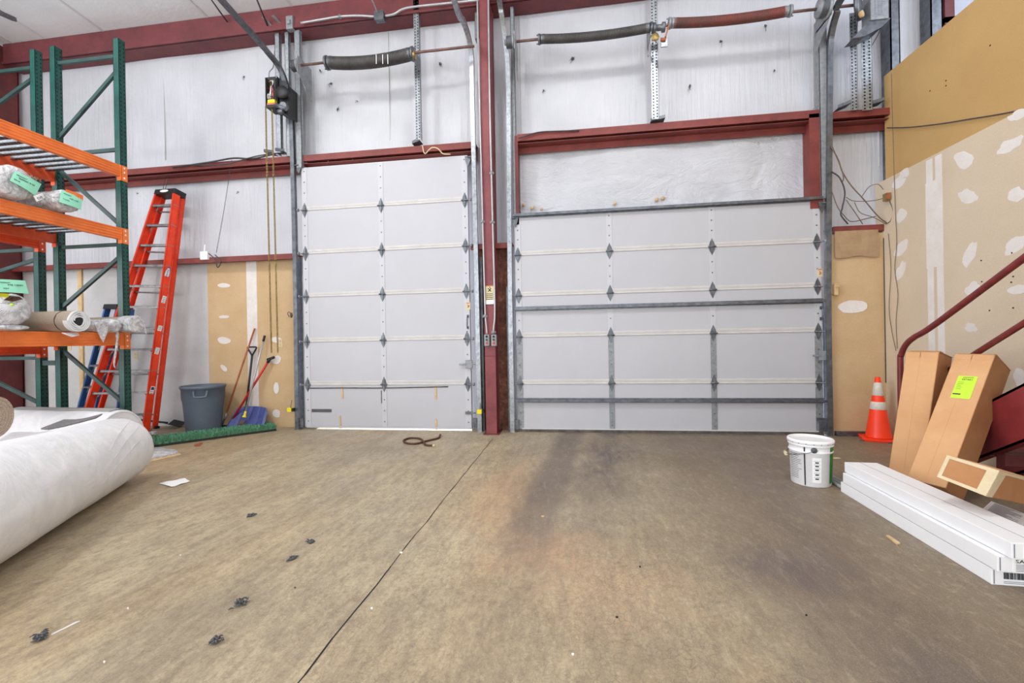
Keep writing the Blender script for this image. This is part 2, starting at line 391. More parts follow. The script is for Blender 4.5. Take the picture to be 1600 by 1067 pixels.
# back wall with the two door openings (vinyl-faced insulation)
LD0, LD1 = ay(475, 500, DY).x, ay(734.5, 500, DY).x       # left door
RD0, RD1 = ay(806, 500, DY).x, ay(1284, 500, DY).x        # right door
LDT, RDT = 3.64, ay(1040, 326, DY).z
m = M()
def wrinkled(m, x0, x1, z0, z1, amp=.012, step=.12):
    nx = max(1, int((x1 - x0) / step)); nz = max(1, int((z1 - z0) / step)); g = []
    for i in range(nx + 1):
        row = []
        for j in range(nz + 1):
            x = x0 + (x1 - x0) * i / nx; z = z0 + (z1 - z0) * j / nz
            e = 1 if 0 < i < nx and 0 < j < nz else 0
            d = noise.noise(V((x * 1.1, 3.1, z * .7))) * amp * e * 2 + noise.noise(V((x * 4, 9, z * 1.2))) * amp * .6 * e
            row.append(m.bm.verts.new((x, WY + d, z)))
        g.append(row)
    for i in range(nx):
        for j in range(nz):
            f = m.face([g[i][j], g[i][j + 1], g[i + 1][j + 1], g[i + 1][j]]); f.smooth = True
    m.box((x0, WY + .06, z0), (x1, WY + .16, z1))
for x0, x1, z0, z1 in ((-11, LD0 + .05, 0, 6.3), (LD0 + .05, LD1 - .05, LDT - .06, 6.3), (LD1 - .05, RD0 + .05, 0, 6.3), (RD0 + .05, RD1 - .02, 3.7, 6.3), (RD1 + .08, 5.2, 0, 6.3), (RD1 - .02, RD1 + .08, RDT, 6.3), (5.2, 9, 0, 4.9)):
    wrinkled(m, x0, x1, z0, z1)
build('wall_back', m, 'vinyl', label='white vinyl-faced insulated wall behind both overhead doors', cat='wall', kind='structure')
m = M()   # crumpled infill above the wide door
wrinkled(m, RD0 + .05, RD1 - .02, RDT - .1, 3.7, .03, .06)
build('trim_2', m, 'crumple', label='crumpled white vinyl infill above the wide door', cat='wall', kind='structure')
m = M()   # tape seams on the vinyl
for px, y0, y1 in ((255, 82, 250), (606, 30, 220), (1032, 205, 312), (1268, 20, 170), (1372, 190, 260), (812, 20, 205)):
    a, b = ay(px, y0, WY), ay(px, y1, WY)
    m.box((a.x - .005, WY - .011, b.z), (a.x + .005, WY + .02, a.z))
build('trim_3', m, 'vinyl_edge', label='vertical folded seams of the white vinyl facing', cat='seam', kind='structure')
# punctures in the vinyl facing with hanging scraps
i = 0
for px, py, s in ((381, 120, .05), (517, 130, .05), (527, 170, .06), (688, 100, .07), (500, 110, .04), (558, 158, .03), (895, 92, .08), (849, 141, .04), (1078, 134, .06), (1126, 65, .06), (1197, 40, .06), (1210, 110, .03), (372, 300, .03), (215, 302, .03)):
    p = ay(px, py, WY - .014); m = M(); n = random.randint(5, 8)
    pts = [p + V((math.cos(6.283 * q / n) * s * random.uniform(.08, .34), 0, math.sin(6.283 * q / n) * s * random.uniform(.1, .5))) for q in range(n)]
    m.prism(pts, (0, .008, 0))
    for q in range(3):
        e = p + V((random.uniform(-.25, .25) * s, -.003, random.uniform(-.1, .3) * s)); m.tube(arc([e, e + V((random.uniform(-.3, .3) * s, -.008, random.uniform(-.5, .2) * s)), e + V((random.uniform(-.6, .6) * s, -.004, random.uniform(-1.2, -.3) * s))], 3), .0022, 4)
    build('insulation_tear', m, 'debris', None, 'small dark tear in the white wall vinyl', 'tear', 'tears in the wall vinyl')
# ceiling
ez = ay(350, 34, 5.7).z
m = M(); sl = .07
m.hexa([(-11, 5.86, ez), (9, 5.86, ez), (9, -8, ez + 13.86 * sl), (-11, -8, ez + 13.86 * sl), (-11, 5.86, ez + .1), (9, 5.86, ez + .1), (9, -8, ez + 13.86 * sl + .1), (-11, -8, ez + 13.86 * sl + .1)])
build('ceiling', m, 'ceil', label='white vinyl-faced sloping warehouse ceiling', cat='ceiling', kind='structure')
m = M()
for px, py in ((170, 56), (85, 70), (330, 34), (40, 79), (465, 22)):
    p = az(px, py, ez); x = p.x
    m.obox((x - .012, 5.7, ez + .16 * sl - .012), (.024, 0, 0), (0, -9, 9 * sl), (0, 0, .012))
build('trim_4', m, 'vinyl_edge', label='long seams of the white ceiling vinyl', cat='seam', kind='structure')
# eave beam
fxx = ay(30, 90, 5.8).x
m = M(); zb = ay(600, 27.5, 5.6).z
pass
m.box((-7, 5.60, zb), (6, 5.85, zb + .01)); m.box((-7, 5.60, zb), (6, 5.612, ez + .01)); m.box((fxx, 5.60, zb), (-7, 5.85, zb + .01)); m.box((fxx, 5.60, zb), (-7, 5.612, ez + .01)); m.box((fxx, 5.58, zb), (-7, 5.60, zb + .035)); m.box((-7, 5.58, zb), (6, 5.60, zb + .035))
build('trim_5', m, 'eave', label='dark red eave beam along the top of the back wall', cat='beam', kind='structure')
# red girts: C channels with lips, (x0,x1,top z, height)
def girt(name, x0, x1, zt, h, label, y=GY, web=True):
    m = M(); m.box((x0, y, zt - .012), (x1, WY, zt)); m.box((x0, y - .004, zt - h), (x1, y + .006, zt)); m.box((x0, y, zt - h), (x1, y + .04, zt - h + .008))
    if web: m.box((x0, WY - .06, zt - .2), (x1, WY - .05, zt)); m.box((x0, y + .006, zt - .12), (x1, WY - .05, zt - .115))
    return build(name, m, 'girt', label=label, cat='beam', kind='structure')
girt('trim_6', fxx, ay(455, 246, GY).x, ay(330, 254, GY).z, .085, 'upper red girt on the wall left of the narrow door')
girt('trim_7', fxx, ay(460, 400, GY).x, ay(330, 402, GY).z, .075, 'lower red girt behind the orange ladder', web=False)
girt('trim_8', ay(471, 245, GY).x, ay(742, 224, GY).x, ay(606, 232, GY).z, .085, 'red header channel above the narrow door')
girt('trim_9', ay(808, 210, GY).x, ay(1280, 178, GY).x, ay(1040, 191, GY).z, .09, 'red header channel above the wide door')
girt('trim_10', ay(1300, 174, GY).x, RX + 2, ay(1340, 172, GY).z, .08, 'short red girt right of the wide door top')
girt('trim_11', ay(1302, 355, GY).x, ay(1391, 352, GY).x, ay(1345, 352, GY).z, .075, 'short red girt above the brown drywall right of the wide door', web=False)
girt('trim_12', ay(735, 380, GY).x, ay(800, 380, GY).x, ay(770, 380, GY).z, .07, 'short red girt behind the middle column', web=False)
# jambs
m = M(); x = ay(1277, 240, GY).x; m.box((x - .06, GY, RDT - .1), (x + .06, WY, ay(1270, 178, GY).z)); m.box((x - .085, GY - .004, RDT - .1), (x + .06, GY + .01, ay(1270, 178, GY).z))
build('trim_13', m, 'girt', label='red jamb above the right end of the wide door', cat='jamb', kind='structure')
m = M(); x = ay(808, 240, GY).x; m.box((x - .03, GY, RDT - .1), (x + .01, WY, ay(808, 212, GY).z))
build('trim_14', m, 'maroon', label='narrow red jamb above the left end of the wide door', cat='jamb', kind='structure')
m = M(); a = ay(471, 255, GY); b = ay(484, 262, GY); m.prism([(a.x, GY, a.z), (a.x + .09, GY + .03, b.z - .03), (a.x, GY + .03, b.z - .10)], (0, .15, 0))
build('trim_15', m, 'girt', label='red corner gusset at the top left of the narrow door', cat='gusset', kind='structure')
# lower wall linings
gz = ay(330, 412, GY).z
def board(name, x0, x1, z1, mat, label, y=5.80, z0=0.0):
    m = M(); m.box((x0, y, z0), (x1, y + .055, z1)); return build(name, m, mat, label=label, cat='wallboard', kind='structure')
xb = ay(326, 540, 5.80).x; xbe = ay(462, 540, 5.80).x
board('wall_back_brown', xb, xbe + .05, gz + .08, 'gypB', 'brown drywall panel between the grey bin wall and the narrow door')
board('wall_back_grey', fxx, xb, gz + .08, 'gypW', 'grey-white wallboard behind the ladders')
m = M(); x = ay(128, 560, 5.79).x; m.box((x - .035, 5.775, 0), (x + .035, 5.80, gz + .06)); build('trim_16', m, 'lumber', label='bare pine stud showing on the grey wall behind the rack', cat='stud', kind='structure')
board('wall_back_right', RD1 + .1, RX + .1, ay(1345, 362, GY).z - .02, 'gypB', 'brown drywall panel between the wide door and the right wall', y=5.67)
m = M(); x0, x1 = ay(386, 500, 5.795).x, ay(402, 500, 5.795).x
m.box((x0, 5.796, 0), (x1, 5.80, gz + .08)); build('trim_17', m, 'mud', label='white taped joint on the brown drywall left of the narrow door', cat='drywall joint', kind='structure')
# rough patch of brown insulation under the right girt
a, b = ay(1303, 362, 5.66), ay(1372, 400, 5.66); m = M(); 
g = [[(a.x + (b.x - a.x) * i / 8, 5.655 + .012 * noise.noise(V((i * .7, j * .9, 1))) - .01, a.z + (b.z - a.z) * (j / 4) - (.012 * math.sin(i * 1.1) if j == 4 else 0)) for j in range(5)] for i in range(9)]
for i in range(8):
    for j in range(4): m.quad(g[i][j], g[i + 1][j], g[i + 1][j + 1], g[i][j + 1])
build('trim_18', m, 'flap', label='loose brown paper flap under the right girt', cat='paper flap', kind='structure')
# strand board beside middle column
for k, (p0, p1, lab) in enumerate(((747, 760, 'dark strand board strip left of the middle column'), (779, 800, 'dark strand board strip right of the middle column'))):
    x0, x1 = ay(p0, 540, 5.8).x, ay(p1, 540, 5.8).x; m = M(); m.box((x0, 5.76, 0), (x1, 5.85, ay(770, 388, 5.76).z)); build('trim_%d' % (19 + k), m, 'osb', label=lab, cat='wallboard', kind='structure')
# right partition
zl = 2.975; zu = 4.23
m = M(); m.box((RX, -2, 0), (RX + .06, 5.80, zl))
build('wall_right', m, 'gypR', label='beige drywall partition on the right with patched screw heads', cat='wall', kind='structure')
m = M(); m.box((UX, -2, zl - .2), (UX + .06, 5.745, zu))
build('wall_right_upper', m, 'gypU', label='tan upper drywall sheet above the beige partition', cat='wall', kind='structure')
m = M()
for y in (4.9, 3.2, 1.6): m.box((RX + .06, y, 0), (UX, y + .05, zl))
build('trim_21', m, 'galvm', label='steel studs inside the right partition', cat='stud', kind='structure')
def blob(m, c, u, v, rx, ry, n=14, off=.003, seed=0):
    pts = []
    for k in range(n):
        a = 2 * math.pi * k / n; r = 1 + .16 * noise.noise(V((math.cos(a) * 1.3 + seed * 3.7, math.sin(a) * 1.3, seed)))
        pts.append(V(c) + V(u) * math.cos(a) * rx * r + V(v) * math.sin(a) * ry * r)
    m.prism(pts, V(u).cross(V(v)).normalized() * off)
# joint compound patches on the right wall: (px, py, length px, width px, tilt deg)
m = M()
for k, (px, py, L, W, T) in enumerate(((1507, 250, 17, 12, 25), (1578, 227, 24, 9, -25), (1512, 307, 14, 11, 20), (1588, 305, 14, 12, 0), (1405, 285, 13, 8, -35), (1412, 272, 9, 7, -30), (1408, 336, 10, 8, -40), (1408, 388, 16, 7, -55), (1407, 423, 17, 6, -68), (1515, 397, 22, 8, -68), (1585, 384, 22, 10, -35), (1520, 452, 14, 11, -30), (1590, 453, 17, 7, 0), (1517, 512, 9, 7, 0), (1520, 572, 8, 9, 20), (1592, 590, 9, 16, 0), (1590, 180, 18, 8, -20))):
    c = ax(px, py, RX - .0015); a = math.radians(T)
    d1 = ax(px + math.cos(a) * L, py + math.sin(a) * L, RX - .0015) - c; d2 = ax(px - math.sin(a) * W, py + math.cos(a) * W, RX - .0015) - c
    d2 = d2 - d1 * (d2.dot(d1) / d1.length_squared)
    pts = []
    for q in range(16):
        t = 2 * math.pi * q / 16; r = 1 + .42 * noise.noise(V((math.cos(t) * 1.6 + k * 5.1, math.sin(t) * 1.4, k)))
        pts.append(c + d1 * math.cos(t) * r + d2 * math.sin(t) * r)
    m.prism(pts, (.0014, 0, 0))
build('trim_22', m, 'mud', label='white joint compound dabs over the screws of the beige right wall', cat='compound patch', kind='structure')
m = M()
for off, w in ((-.055, .05), (.055, .05)):
    zz = [0, .6, 1.2, 1.6, 1.9, 2.3, 2.6, 2.95]; yc = ax(1462, 430, RX).y
    L = [V((RX - .0015, yc + off - w * (.8 + .25 * noise.noise(V((z, off * 50, 1)))) , z)) for z in zz]
    Rr = [V((RX - .0015, yc + off + w * (.8 + .25 * noise.noise(V((z, off * 50, 7)))), z)) for z in zz]
    for i in range(7): m.hexa([L[i], Rr[i], Rr[i] + V((.0012, 0, 0)), L[i] + V((.0012, 0, 0)), L[i + 1], Rr[i + 1], Rr[i + 1] + V((.0012, 0, 0)), L[i + 1] + V((.0012, 0, 0))])
yt = ax(1450, 310, RX).y
m.box((RX - .002, yc - .10, 1.85), (RX - .0008, yc + .11, 2.72))
build('trim_23', m, 'mud', label='white taped vertical joint on the beige right wall', cat='drywall joint', kind='structure')
m = M()
for px, py, L, W, T in ((350, 532, 13, 6, 5), (350, 446, 12, 4, 3), (1333, 479, 20, 9, -3), (432, 531, 10, 5, 5), (432, 562, 9, 7, -20), (432, 606, 5, 10, 0), (432, 646, 7, 7, 30), (350, 495, 10, 3, 0), (350, 575, 8, 4, 40)):
    wy_ = 5.667 if px > 1000 else 5.797; c = ay(px, py, wy_); a = math.radians(T); s = 5.8 / F
    blob(m, c, V((math.cos(a), 0, -math.sin(a))), V((math.sin(a), 0, math.cos(a))), L * s, W * s, off=.003, seed=px * .37 + py)
build('trim_24', m, 'mud', label='white joint compound dabs on the brown back wall drywall', cat='compound patch', kind='structure')
# screw holes on the right wall
m = M()
for px, py in ((1533, 407), (1581, 395), (1534, 440), (1583, 432), (1580, 441), (1546, 485), (1583, 481), (1547, 71), (1478, 126), (1478, 134), (1453, 142)):
    c = ax(px, py, RX - .001 if py > 300 else UX - .001); m.box(c - V((.001, .006, .006)), c + V((.001, .006, .006)))
build('trim_25', m, 'black', label='small dark screw holes in the right drywall', cat='screw holes', kind='structure')
# bay beyond the partition: galvanised studs, high window
m = M()
for px, w in ((1397, .10), (1462, .12)):
    x = ay(px, 60, 5.70).x; m.box((x - w / 2, 5.68, 3.0), (x - w / 2 + .012, 5.84, ez)); m.box((x - w / 2, 5.68, 3.0), (x + w / 2, 5.69, ez)); m.box((x + w / 2 - .012, 5.68, 3.0), (x + w / 2, 5.84, ez))
build('trim_26', m, 'galvd', label='grey steel wall studs above the right partition', cat='stud', kind='structure')
x0, x1 = ay(1487, 15, 5.8).x, 9.0; zw = ay(1497, 28, 5.8).z
m = M()
m.box((x0 - .10, 5.76, zw - .3), (x0, 5.86, 6.1)); m.box((x0 - .1, 5.76, 4.8), (9, 5.86, zw)); m.box((x0 - .1, 5.76, zw + .42), (9, 5.86, 6.3))
fr = build('window_1', m, 'maroon', label='bright high window beyond the right partition', cat='window', kind='structure')
gl = bpy.data.materials.new('window_glass'); gl.use_nodes = True; gb = gl.node_tree.nodes['Principled BSDF']; gb.inputs['Transmission Weight'].default_value = 1; gb.inputs['Roughness'].default_value = .0; gb.inputs['IOR'].default_value = 1.05
nn = gl.node_tree.nodes.new('ShaderNodeTexNoise'); nn.inputs['Scale'].default_value = 4; rr = gl.node_tree.nodes.new('ShaderNodeValToRGB'); rr.color_ramp.elements[0].color = (.9, .92, 1, 1); gl.node_tree.links.new(nn.outputs[0], rr.inputs[0]); gl.node_tree.links.new(rr.outputs[0], gb.inputs['Base Color'])
MT['glass'] = gl
m = M(); m.box((x0, 5.80, zw), (8.9, 5.806, zw + .42)); part('pane', m, 'glass', fr)
# left rigid frame (web plate, flanges) and side wall
fx = ay(38, 500, 5.82).x
m = M()
m.box((fx - .012, 4.95, 0), (fx, 5.80, 4.6)); m.prism([(fx - .012, 5.8, 4.6), (fx - .012, 4.95, 4.6), (fx - .012, 4.2, 5.1), (fx - .012, 2.5, 5.35), (fx - .012, 2.5, 6.0), (fx - .012, 5.8, ez - .02)], (.012, 0, 0))
m.box((fx - .1, 4.93, 0), (fx + .09, 4.95, 4.6)); m.box((fx - .1, 5.79, 0), (fx + .0, 5.81, ez - .03))
m.hexa([(fx - .1, -3, 5.75), (fx + .06, -3, 5.75), (fx + .06, 2.5, 5.35), (fx - .1, 2.5, 5.35), (fx - .1, -3, 6.3), (fx + .06, -3, 6.3), (fx + .06, 2.5, 5.95), (fx - .1, 2.5, 5.95)])
m.box((fx, 5.1, 4.55), (fx + .05, 5.79, 4.57))
build('steel_frame', m, 'maroon', label='dark red rigid steel frame column at the far left behind the racks', cat='column', kind='structure')
m = M(); m.box((-11, -8, 0), (-10.9, 6, 7)); build('wall_left', m, 'vinyl', label='white far left warehouse wall beyond the racks', cat='wall', kind='structure')
m = M(); m.box((-11, -8.1, 0), (9, -8, 7)); build('wall_rear', m, 'vinyl', label='white warehouse wall behind the viewer', cat='wall', kind='structure')

# ------------------------------------------------------------------ overhead doors
def door(name, x0, x1, zt, seams, stiles, end_w, label, grey_from, zb=.0):
    root = thing(name, ((x0 + x1) / 2, DY, 0), label, 'overhead door', kind='structure')
    zs = [zb] + seams + [zt]
    for a, b in zip(zs, zs[1:]):
        m = M(); m.box((x0, DY, a + .002), (x1, DY + .05, b - .002))
        p = part('panel', m, 'white', root, bevel=.004)
        # shallow stamped outline along the top of every section
        m = M(); m.box((x0 + end_w, DY - .004, a + .016), (x1 - end_w, DY + .001, a + .022)); part('panel_lip', m, 'whiteb', p)
    for z in seams:
        m = M(); m.box((x0 + .02, DY - .010, z - .006), (x1 - .02, DY + .002, z + .006)); m.box((x0 + .02, DY - .006, z + .026), (x1 - .02, DY + .002, z + .052)); m.box((x0 + .02, DY - .003, z + .004), (x1 - .02, DY + .002, z + .028))
        part('section_joint', m, 'rib', root, bevel=.002)
    cols = [x0 + end_w / 2] + stiles + [x1 - end_w / 2]
    for ci, x in enumerate(cols):
        endc = ci in (0, len(cols) - 1); w = end_w * .92 if endc else end_w * .8
        for k, (a, b) in enumerate(zip(zs, zs[1:])):
            m = M(); m.box((x - w / 2, DY - .005, a + .012), (x + w / 2, DY + .001, b - .05 if b != zt else b - .01))
            n = 4
            m.mi = 1
            for q in range(n):
                zz = a + (b - a) * (q + .6) / n
                m.box((x - .008, DY - .0075, zz - .008), (x + .008, DY - .004, zz + .008))
            part('stile', m, ['galvm' if k < grey_from else 'whiteb', 'galvd'], root, 'bare grey stile' if k < grey_from else None)
        for z in seams:
            m = M(); s = 1.0
            dia = [(x - .0, z + .105), (x + .026, z + .05), (x + .036, z + .012), (x + .036, z - .012), (x + .026, z - .05), (x, z - .105), (x - .026, z - .05), (x - .036, z - .012), (x - .036, z + .012), (x - .026, z + .05)]
            m.prism([(a, DY - .009, b) for a, b in dia], (0, .005, 0)); m.tube([(x - .045, DY - .018, z), (x + .045, DY - .018, z)], .010, 8)
            m.box((x - .012, DY - .018, z - .07), (x + .012, DY - .008, z + .07))
            h = part('hinge', m, 'galvd', root)
            if endc:
                sgn = -1 if ci == 0 else 1
                m = M(); m.tube([(x, DY - .03, z), (x + sgn * .10, DY - .03, z)], .006, 6); m.tube([(x + sgn * .075, DY - .03, z), (x + sgn * .095, DY - .03, z)], .022, 12); part('roller', m, 'galvm', h)
    return root
ls = [ay(602, y, DY).z for y in (600.5, 531.5, 459.5, 390.5, 321)]
dl = door('door_1', LD0, LD1, ay(606, 251.5, DY).z, ls, [ay(598, 460, DY).x], .085, 'narrow tall white sectional overhead door left of the red column', 0, .028)
rs = [ay(1045, y, DY).z for y in (598.5, 522, 455, 388.5)]
dr = door('door_2', RD0, RD1, RDT, rs, [ay(954, 500, DY).x, ay(1114, 500, DY).x], .085, 'wide white sectional overhead door right of the red column', 2, .0)
# grey lower stiles on wide door already set; struts
for py in (324, 476.5, 625.5):
    z = ay(1045, py, DY).z; m = M(); x0, x1 = RD0 - .01, RD1 + .015
    m.sweep([(-.03, 0), (-.03, .004), (-.016, .004), (-.016, .05), (.016, .05), (.016, .004), (.03, .004), (.03, 0), (.012, 0), (.012, .046), (-.012, .046), (-.012, 0)], [(x0, DY - .004, z), (x1, DY - .004, z)], (0, 0, 1))
    part('strut', m, 'galvd', dr, 'grey horizontal stiffening strut')
m = M(); m.box((RD0, DY - .012, .0), (RD1, DY + .04, .035)); part('bottom_seal', m, 'seal', dr)
m = M(); m.box((RD0 + .06, DY - .016, .036), (RD1 - .06, DY - .002, .05)); part('bottom_rail', m, 'rib', dr)
m = M(); m.box((LD0 + .02, DY - .012, .028), (LD1 - .02, DY + .04, .05)); part('bottom_seal', m, 'white', dl)
m = M(); m.tube(arc([ay(479, 603, DY - .006) + V((0, 0, -.03)), ay(540, 606, DY - .006), ay(600, 606, DY - .006), ay(700, 604, DY - .006)], 4), .008, 5); part('scuffed_edge', m, 'seal', dl)
for px, y0, y1 in ((534, 604, 623), (531, 650, 669), (680, 603, 624), (681, 655, 671)):
    a, b = ay(px, y0, DY - .006), ay(px + 1, y1, DY - .006); m = M(); m.prism([(a.x - .011, DY - .008, a.z), (a.x + .012, DY - .008, a.z + .004), (b.x + .014, DY - .008, b.z), (b.x - .012, DY - .008, b.z)], (0, .006, 0)); part('wood_shim', m, 'lumber', dl, 'splintered wooden shim stuck on the panel')
a, b = ay(487, 639, DY - .003), ay(518, 644, DY - .003); m = M(); m.box((a.x, DY - .005, b.z), (b.x, DY + .001, a.z)); part('plate', m, 'grey_tag', dl)
a, b = ay(602.5, 610, DY - .003), ay(598, 630, DY - .003); m = M(); m.box((b.x - .02, DY - .008, b.z), (b.x - .008, DY - .002, a.z)); part('scuff', m, 'seal', dl)
# latches, handles, corner brackets, tags
def latch(root, px, py, L):
    c = ay(px, py, DY - .02); m = M(); m.box(c - V((.045, .02, .055)), c + V((.045, .012, .055))); m.box(c - V((L, .024, .012)), c + V((-.03, -.008, .012))); m.tube([c + V((.04, -.02, 0)), c + V((.09, -.02, 0))], .008, 6); part('slide_latch', m, 'galvm', root, bevel=.003)
latch(dl, 733, 569, .13); latch(dr, 1285, 555.5, .11)
def pull(root, px, y0, y1):
    a, b = ay(px, y0, DY - .008), ay(px, y1, DY - .008); m = M(); m.tube(arc([a, a + V((0, -.035, -.015)), b + V((0, -.035, .015)), b], 4), .008, 6); m.box(a - V((.015, -.002, .02)), a + V((.015, .006, .02))); m.box(b - V((.015, -.002, .02)), b + V((.015, .006, .02))); part('pull_handle', m, 'galvd', root)
pull(dl, 731, 494, 512); pull(dr, 1283, 481, 498)
for root, px, py in ((dl, 731.5, 478), (dr, 1281, 426)):
    c = ay(px, py, DY - .006); m = M(); m.box(c - V((.028, .002, .05)), c + V((.028, .002, .05))); t_ = part('warning_tag', m, 'cream', root, 'small orange and cream warning tag')
    m = M(); m.tube([c + V((-.006, -.003, .015)), c + V((.01, -.003, .0)), c + V((-.004, -.003, -.02))], .007, 6); m.box(c + V((-.02, -.004, .032)), c + V((.02, -.002, .044))); part('tag_print', m, 'orangeink', t_)
for root, px, py in ((dl, 471, 660), (dl, 742, 660), (dr, 807, 663), (dr, 1286, 665)):
    c = ay(px, py, DY - .02); m = M(); m.box(c - V((.035, .012, .07)), c + V((.035, .014, .06))); m.tube([c, c + V((.07 if px in (742, 1286) else -.07, -.01, 0))], .008, 6); part('corner_bracket', m, 'galvd', root, bevel=.004)
for root, px, py in ((dl, 467, 262), (dl, 731, 250), (dr, 805, 345), (dr, 1284, 322)):
    c = ay(px, py, DY - .02); m = M(); m.prism([c + V((-.04, 0, .05)), c + V((.04, 0, .05)), c + V((.03, 0, -.02)), c + V((.0, 0, -.09)), c + V((-.03, 0, -.02))], (0, -.008, 0)); m.tube([c + V((0, -.02, .03)), c + V((.08 if px in (731, 1284) else -.08, -.02, .03))], .008, 6); part('top_bracket', m, 'galvd', root)
for px in (540, 733):
    c = ay(px, 645 if px == 733 else 640, DY - .01)
    if px == 733: m = M(); m.box(c - V((.05, .01, .018)), c + V((.05, .005, .018))); m.tube([c, c + V((.09, -.01, 0))], .008, 6); part('lock_bracket', m, 'galvd', dl)
c = ay(1283, 655, DY - .01); m = M(); m.box(c - V((.05, .01, .018)), c + V((.05, .005, .018))); part('lock_bracket', m, 'galvd', dr)
# wire frame lying on the narrow door header
m = M(); P = [ay(511, 256, 5.70), ay(515, 247, 5.70), ay(553, 243, 5.70), ay(550, 252, 5.70)]; m.tube(P, .006, 6)
build('wire_bracket', m, 'galv', None, 'small bent wire bracket on top of the narrow door', 'bracket')
m = M(); m.tube(arc([ay(660, 228, 5.62), ay(664, 240, 5.62), ay(674, 231, 5.60), ay(684, 232, 5.6), ay(692, 240, 5.6), ay(704, 241, 5.62)], 5), .008, 6)
build('loose_cable', m, 'cream', None, 'pale loop of cable hanging over the narrow door header', 'cable')

# ------------------------------------------------------------------ door tracks
TP = [(-.028, -.02), (.028, -.02), (.028, .03), (.018, .03), (.018, -.012), (-.018, -.012), (-.018, .03), (-.028, .03)]
def track(name, bot, pts, label, w=1.0, mat='galv', stem=True):
    root = thing(name, bot, label, 'door track', 'overhead door tracks')
    path = arc(pts, 6)
    m = M(); m.sweep([(a * w, b) for a, b in TP], path, (1, 0, 0)); part('track_channel', m, mat, root)
    z1 = pts[1][2]; x = bot[0]; sgn = stem
    m = M(); m.box((x - .012, bot[1] + .03, 0), (x - .004, 5.80, z1)); m.box((x - .012 if sgn > 0 else x - .062, 5.70, 0), (x + .05 if sgn > 0 else x - .004, 5.715, z1)); part('mounting_angle', m, 'galvd', root)
    return root
def TK(px, py, y): return ay(px, py, y)
b0 = az(466, 672); yT = DY - .035
# narrow door, left: up, curve toward the viewer, horizontal run following the roof
def track_pts(pxs, slope=.12, run=4.0):
    p = [V((0, 0, 0))] * 0
    for px, py, y in pxs: p.append(ay(px, py, y))
    d = V((0, -1, slope)).normalized(); p.append(p[-1] + d * run * .5); p.append(p[-1] + d * run * .5); return p
xl = ay(465, 600, yT).x
PL = [V((ay(465, 670, yT).x, yT, 0)), V((ay(461, 400, yT).x, yT, 2.4)), ay(455, 180, yT), ay(449, 140, yT - .04), ay(437, 107, yT - .16), ay(418, 82, yT - .36), ay(400, 61, yT - .60)]
d = V((0, -1, .12)); PL += [PL[-1] + d * 1.2, PL[-1] + d * 2.6]
tl = track('door_track', V((PL[0].x, yT, 0)), PL, 'curved steel track at the left edge of the narrow door', stem=-1, mat='galvd')
PR = [V((ay(750, 672, yT).x, yT, 0)), V((ay(744, 400, yT).x, yT, 2.3)), ay(738, 150, yT), ay(737, 95, yT - .03), ay(733, 62, yT - .14), ay(724, 34, yT - .34), ay(713, 12, yT - .60)]
PR += [PR[-1] + d * 1.2, PR[-1] + d * 2.6]
track('door_track', V((PR[0].x, yT, 0)), PR, 'curved steel track at the right edge of the narrow door beside the red column', stem=1)
P3 = [V((ay(801, 673, yT).x, yT, 0)), V((ay(797, 450, yT).x, yT, 1.9)), ay(795, 190, yT), ay(794, 120, yT - .02), ay(791, 72, yT - .10), ay(784, 25, yT - .28), ay(778, -10, yT - .5)]
P3 += [P3[-1] + d * 1.2, P3[-1] + d * 2.6]
track('door_track', V((P3[0].x, yT, 0)), P3, 'curved steel track at the left edge of the wide door beside the red column', stem=-1)
P4 = [V((ay(1297, 680, yT).x, yT, 0)), V((ay(1294, 480, yT).x, yT, 1.6)), ay(1296, 150, yT), ay(1297, 75, yT - .02), ay(1301, 45, yT - .10), ay(1308, 20, yT - .22), ay(1317, -5, yT - .4)]
P4 += [P4[-1] + d * 1.2, P4[-1] + d * 2.6]
track('door_track', V((P4[0].x, yT, 0)), P4, 'curved bright steel track at the right edge of the wide door', stem=1, mat='galvd')
# galvanised vertical angles carrying the drums
def perf(m, a, b, w, y, flange=True, rows=2):
    x = (a.x + b.x) / 2; m.mi = 0; z0, z1 = min(a.z, b.z), max(a.z, b.z)
    m.box((x - w / 2, y, z0), (x + w / 2, y + .004, z1))
    if flange: m.box((x + w / 2 - .004, y, z0), (x + w / 2, y + .05, z1))
    m.mi = 1; n = int((z1 - z0) / .038)
    for k in range(n):
        for r in range(rows):
            cx = x - w / 2 + w * (r + .5) / rows; zz = z0 + (k + .5 + .25 * (r % 2)) * .038
            m.quad((cx - w * .09, y - .0012, zz - .009), (cx + w * .09, y - .0012, zz - .009), (cx + w * .09, y - .0012, zz + .009), (cx - w * .09, y - .0012, zz + .009))
    m.mi = 0
def hanger(px0, py0, px1, py1, w, label, y=5.60, mats=('galv', 'black'), grp='perforated steel hanger angles', holes=True):
    m = M(); a, b = ay(px0, py0, y), ay(px1, py1, y); perf(m, a, b, w, y) if holes else (m.box((a.x - w / 2, y, b.z), (a.x + w / 2, y + .005, a.z)), m.box((a.x - w / 2, y, b.z), (a.x - w / 2 + .005, y + .1, a.z)), m.box((a.x + w / 2 - .005, y, b.z), (a.x + w / 2, y + .05, a.z)))
    return build('perforated_angle' if holes else 'steel_angle', m, list(mats), None, label, 'steel angle', grp)
hanger(650, -30, 653, 218, .075, 'perforated steel angle behind the black spring over the narrow door')
hanger(1021, -30, 1024, 186, .085, 'perforated steel angle at the middle of the wide door springs')
hanger(1333, 20, 1335, 172, .075, 'thin perforated steel angle right of the wide door drum', y=5.62)
hanger(1354, 50, 1355, 172, .11, 'broad perforated steel angle under the grey control box', y=5.60)
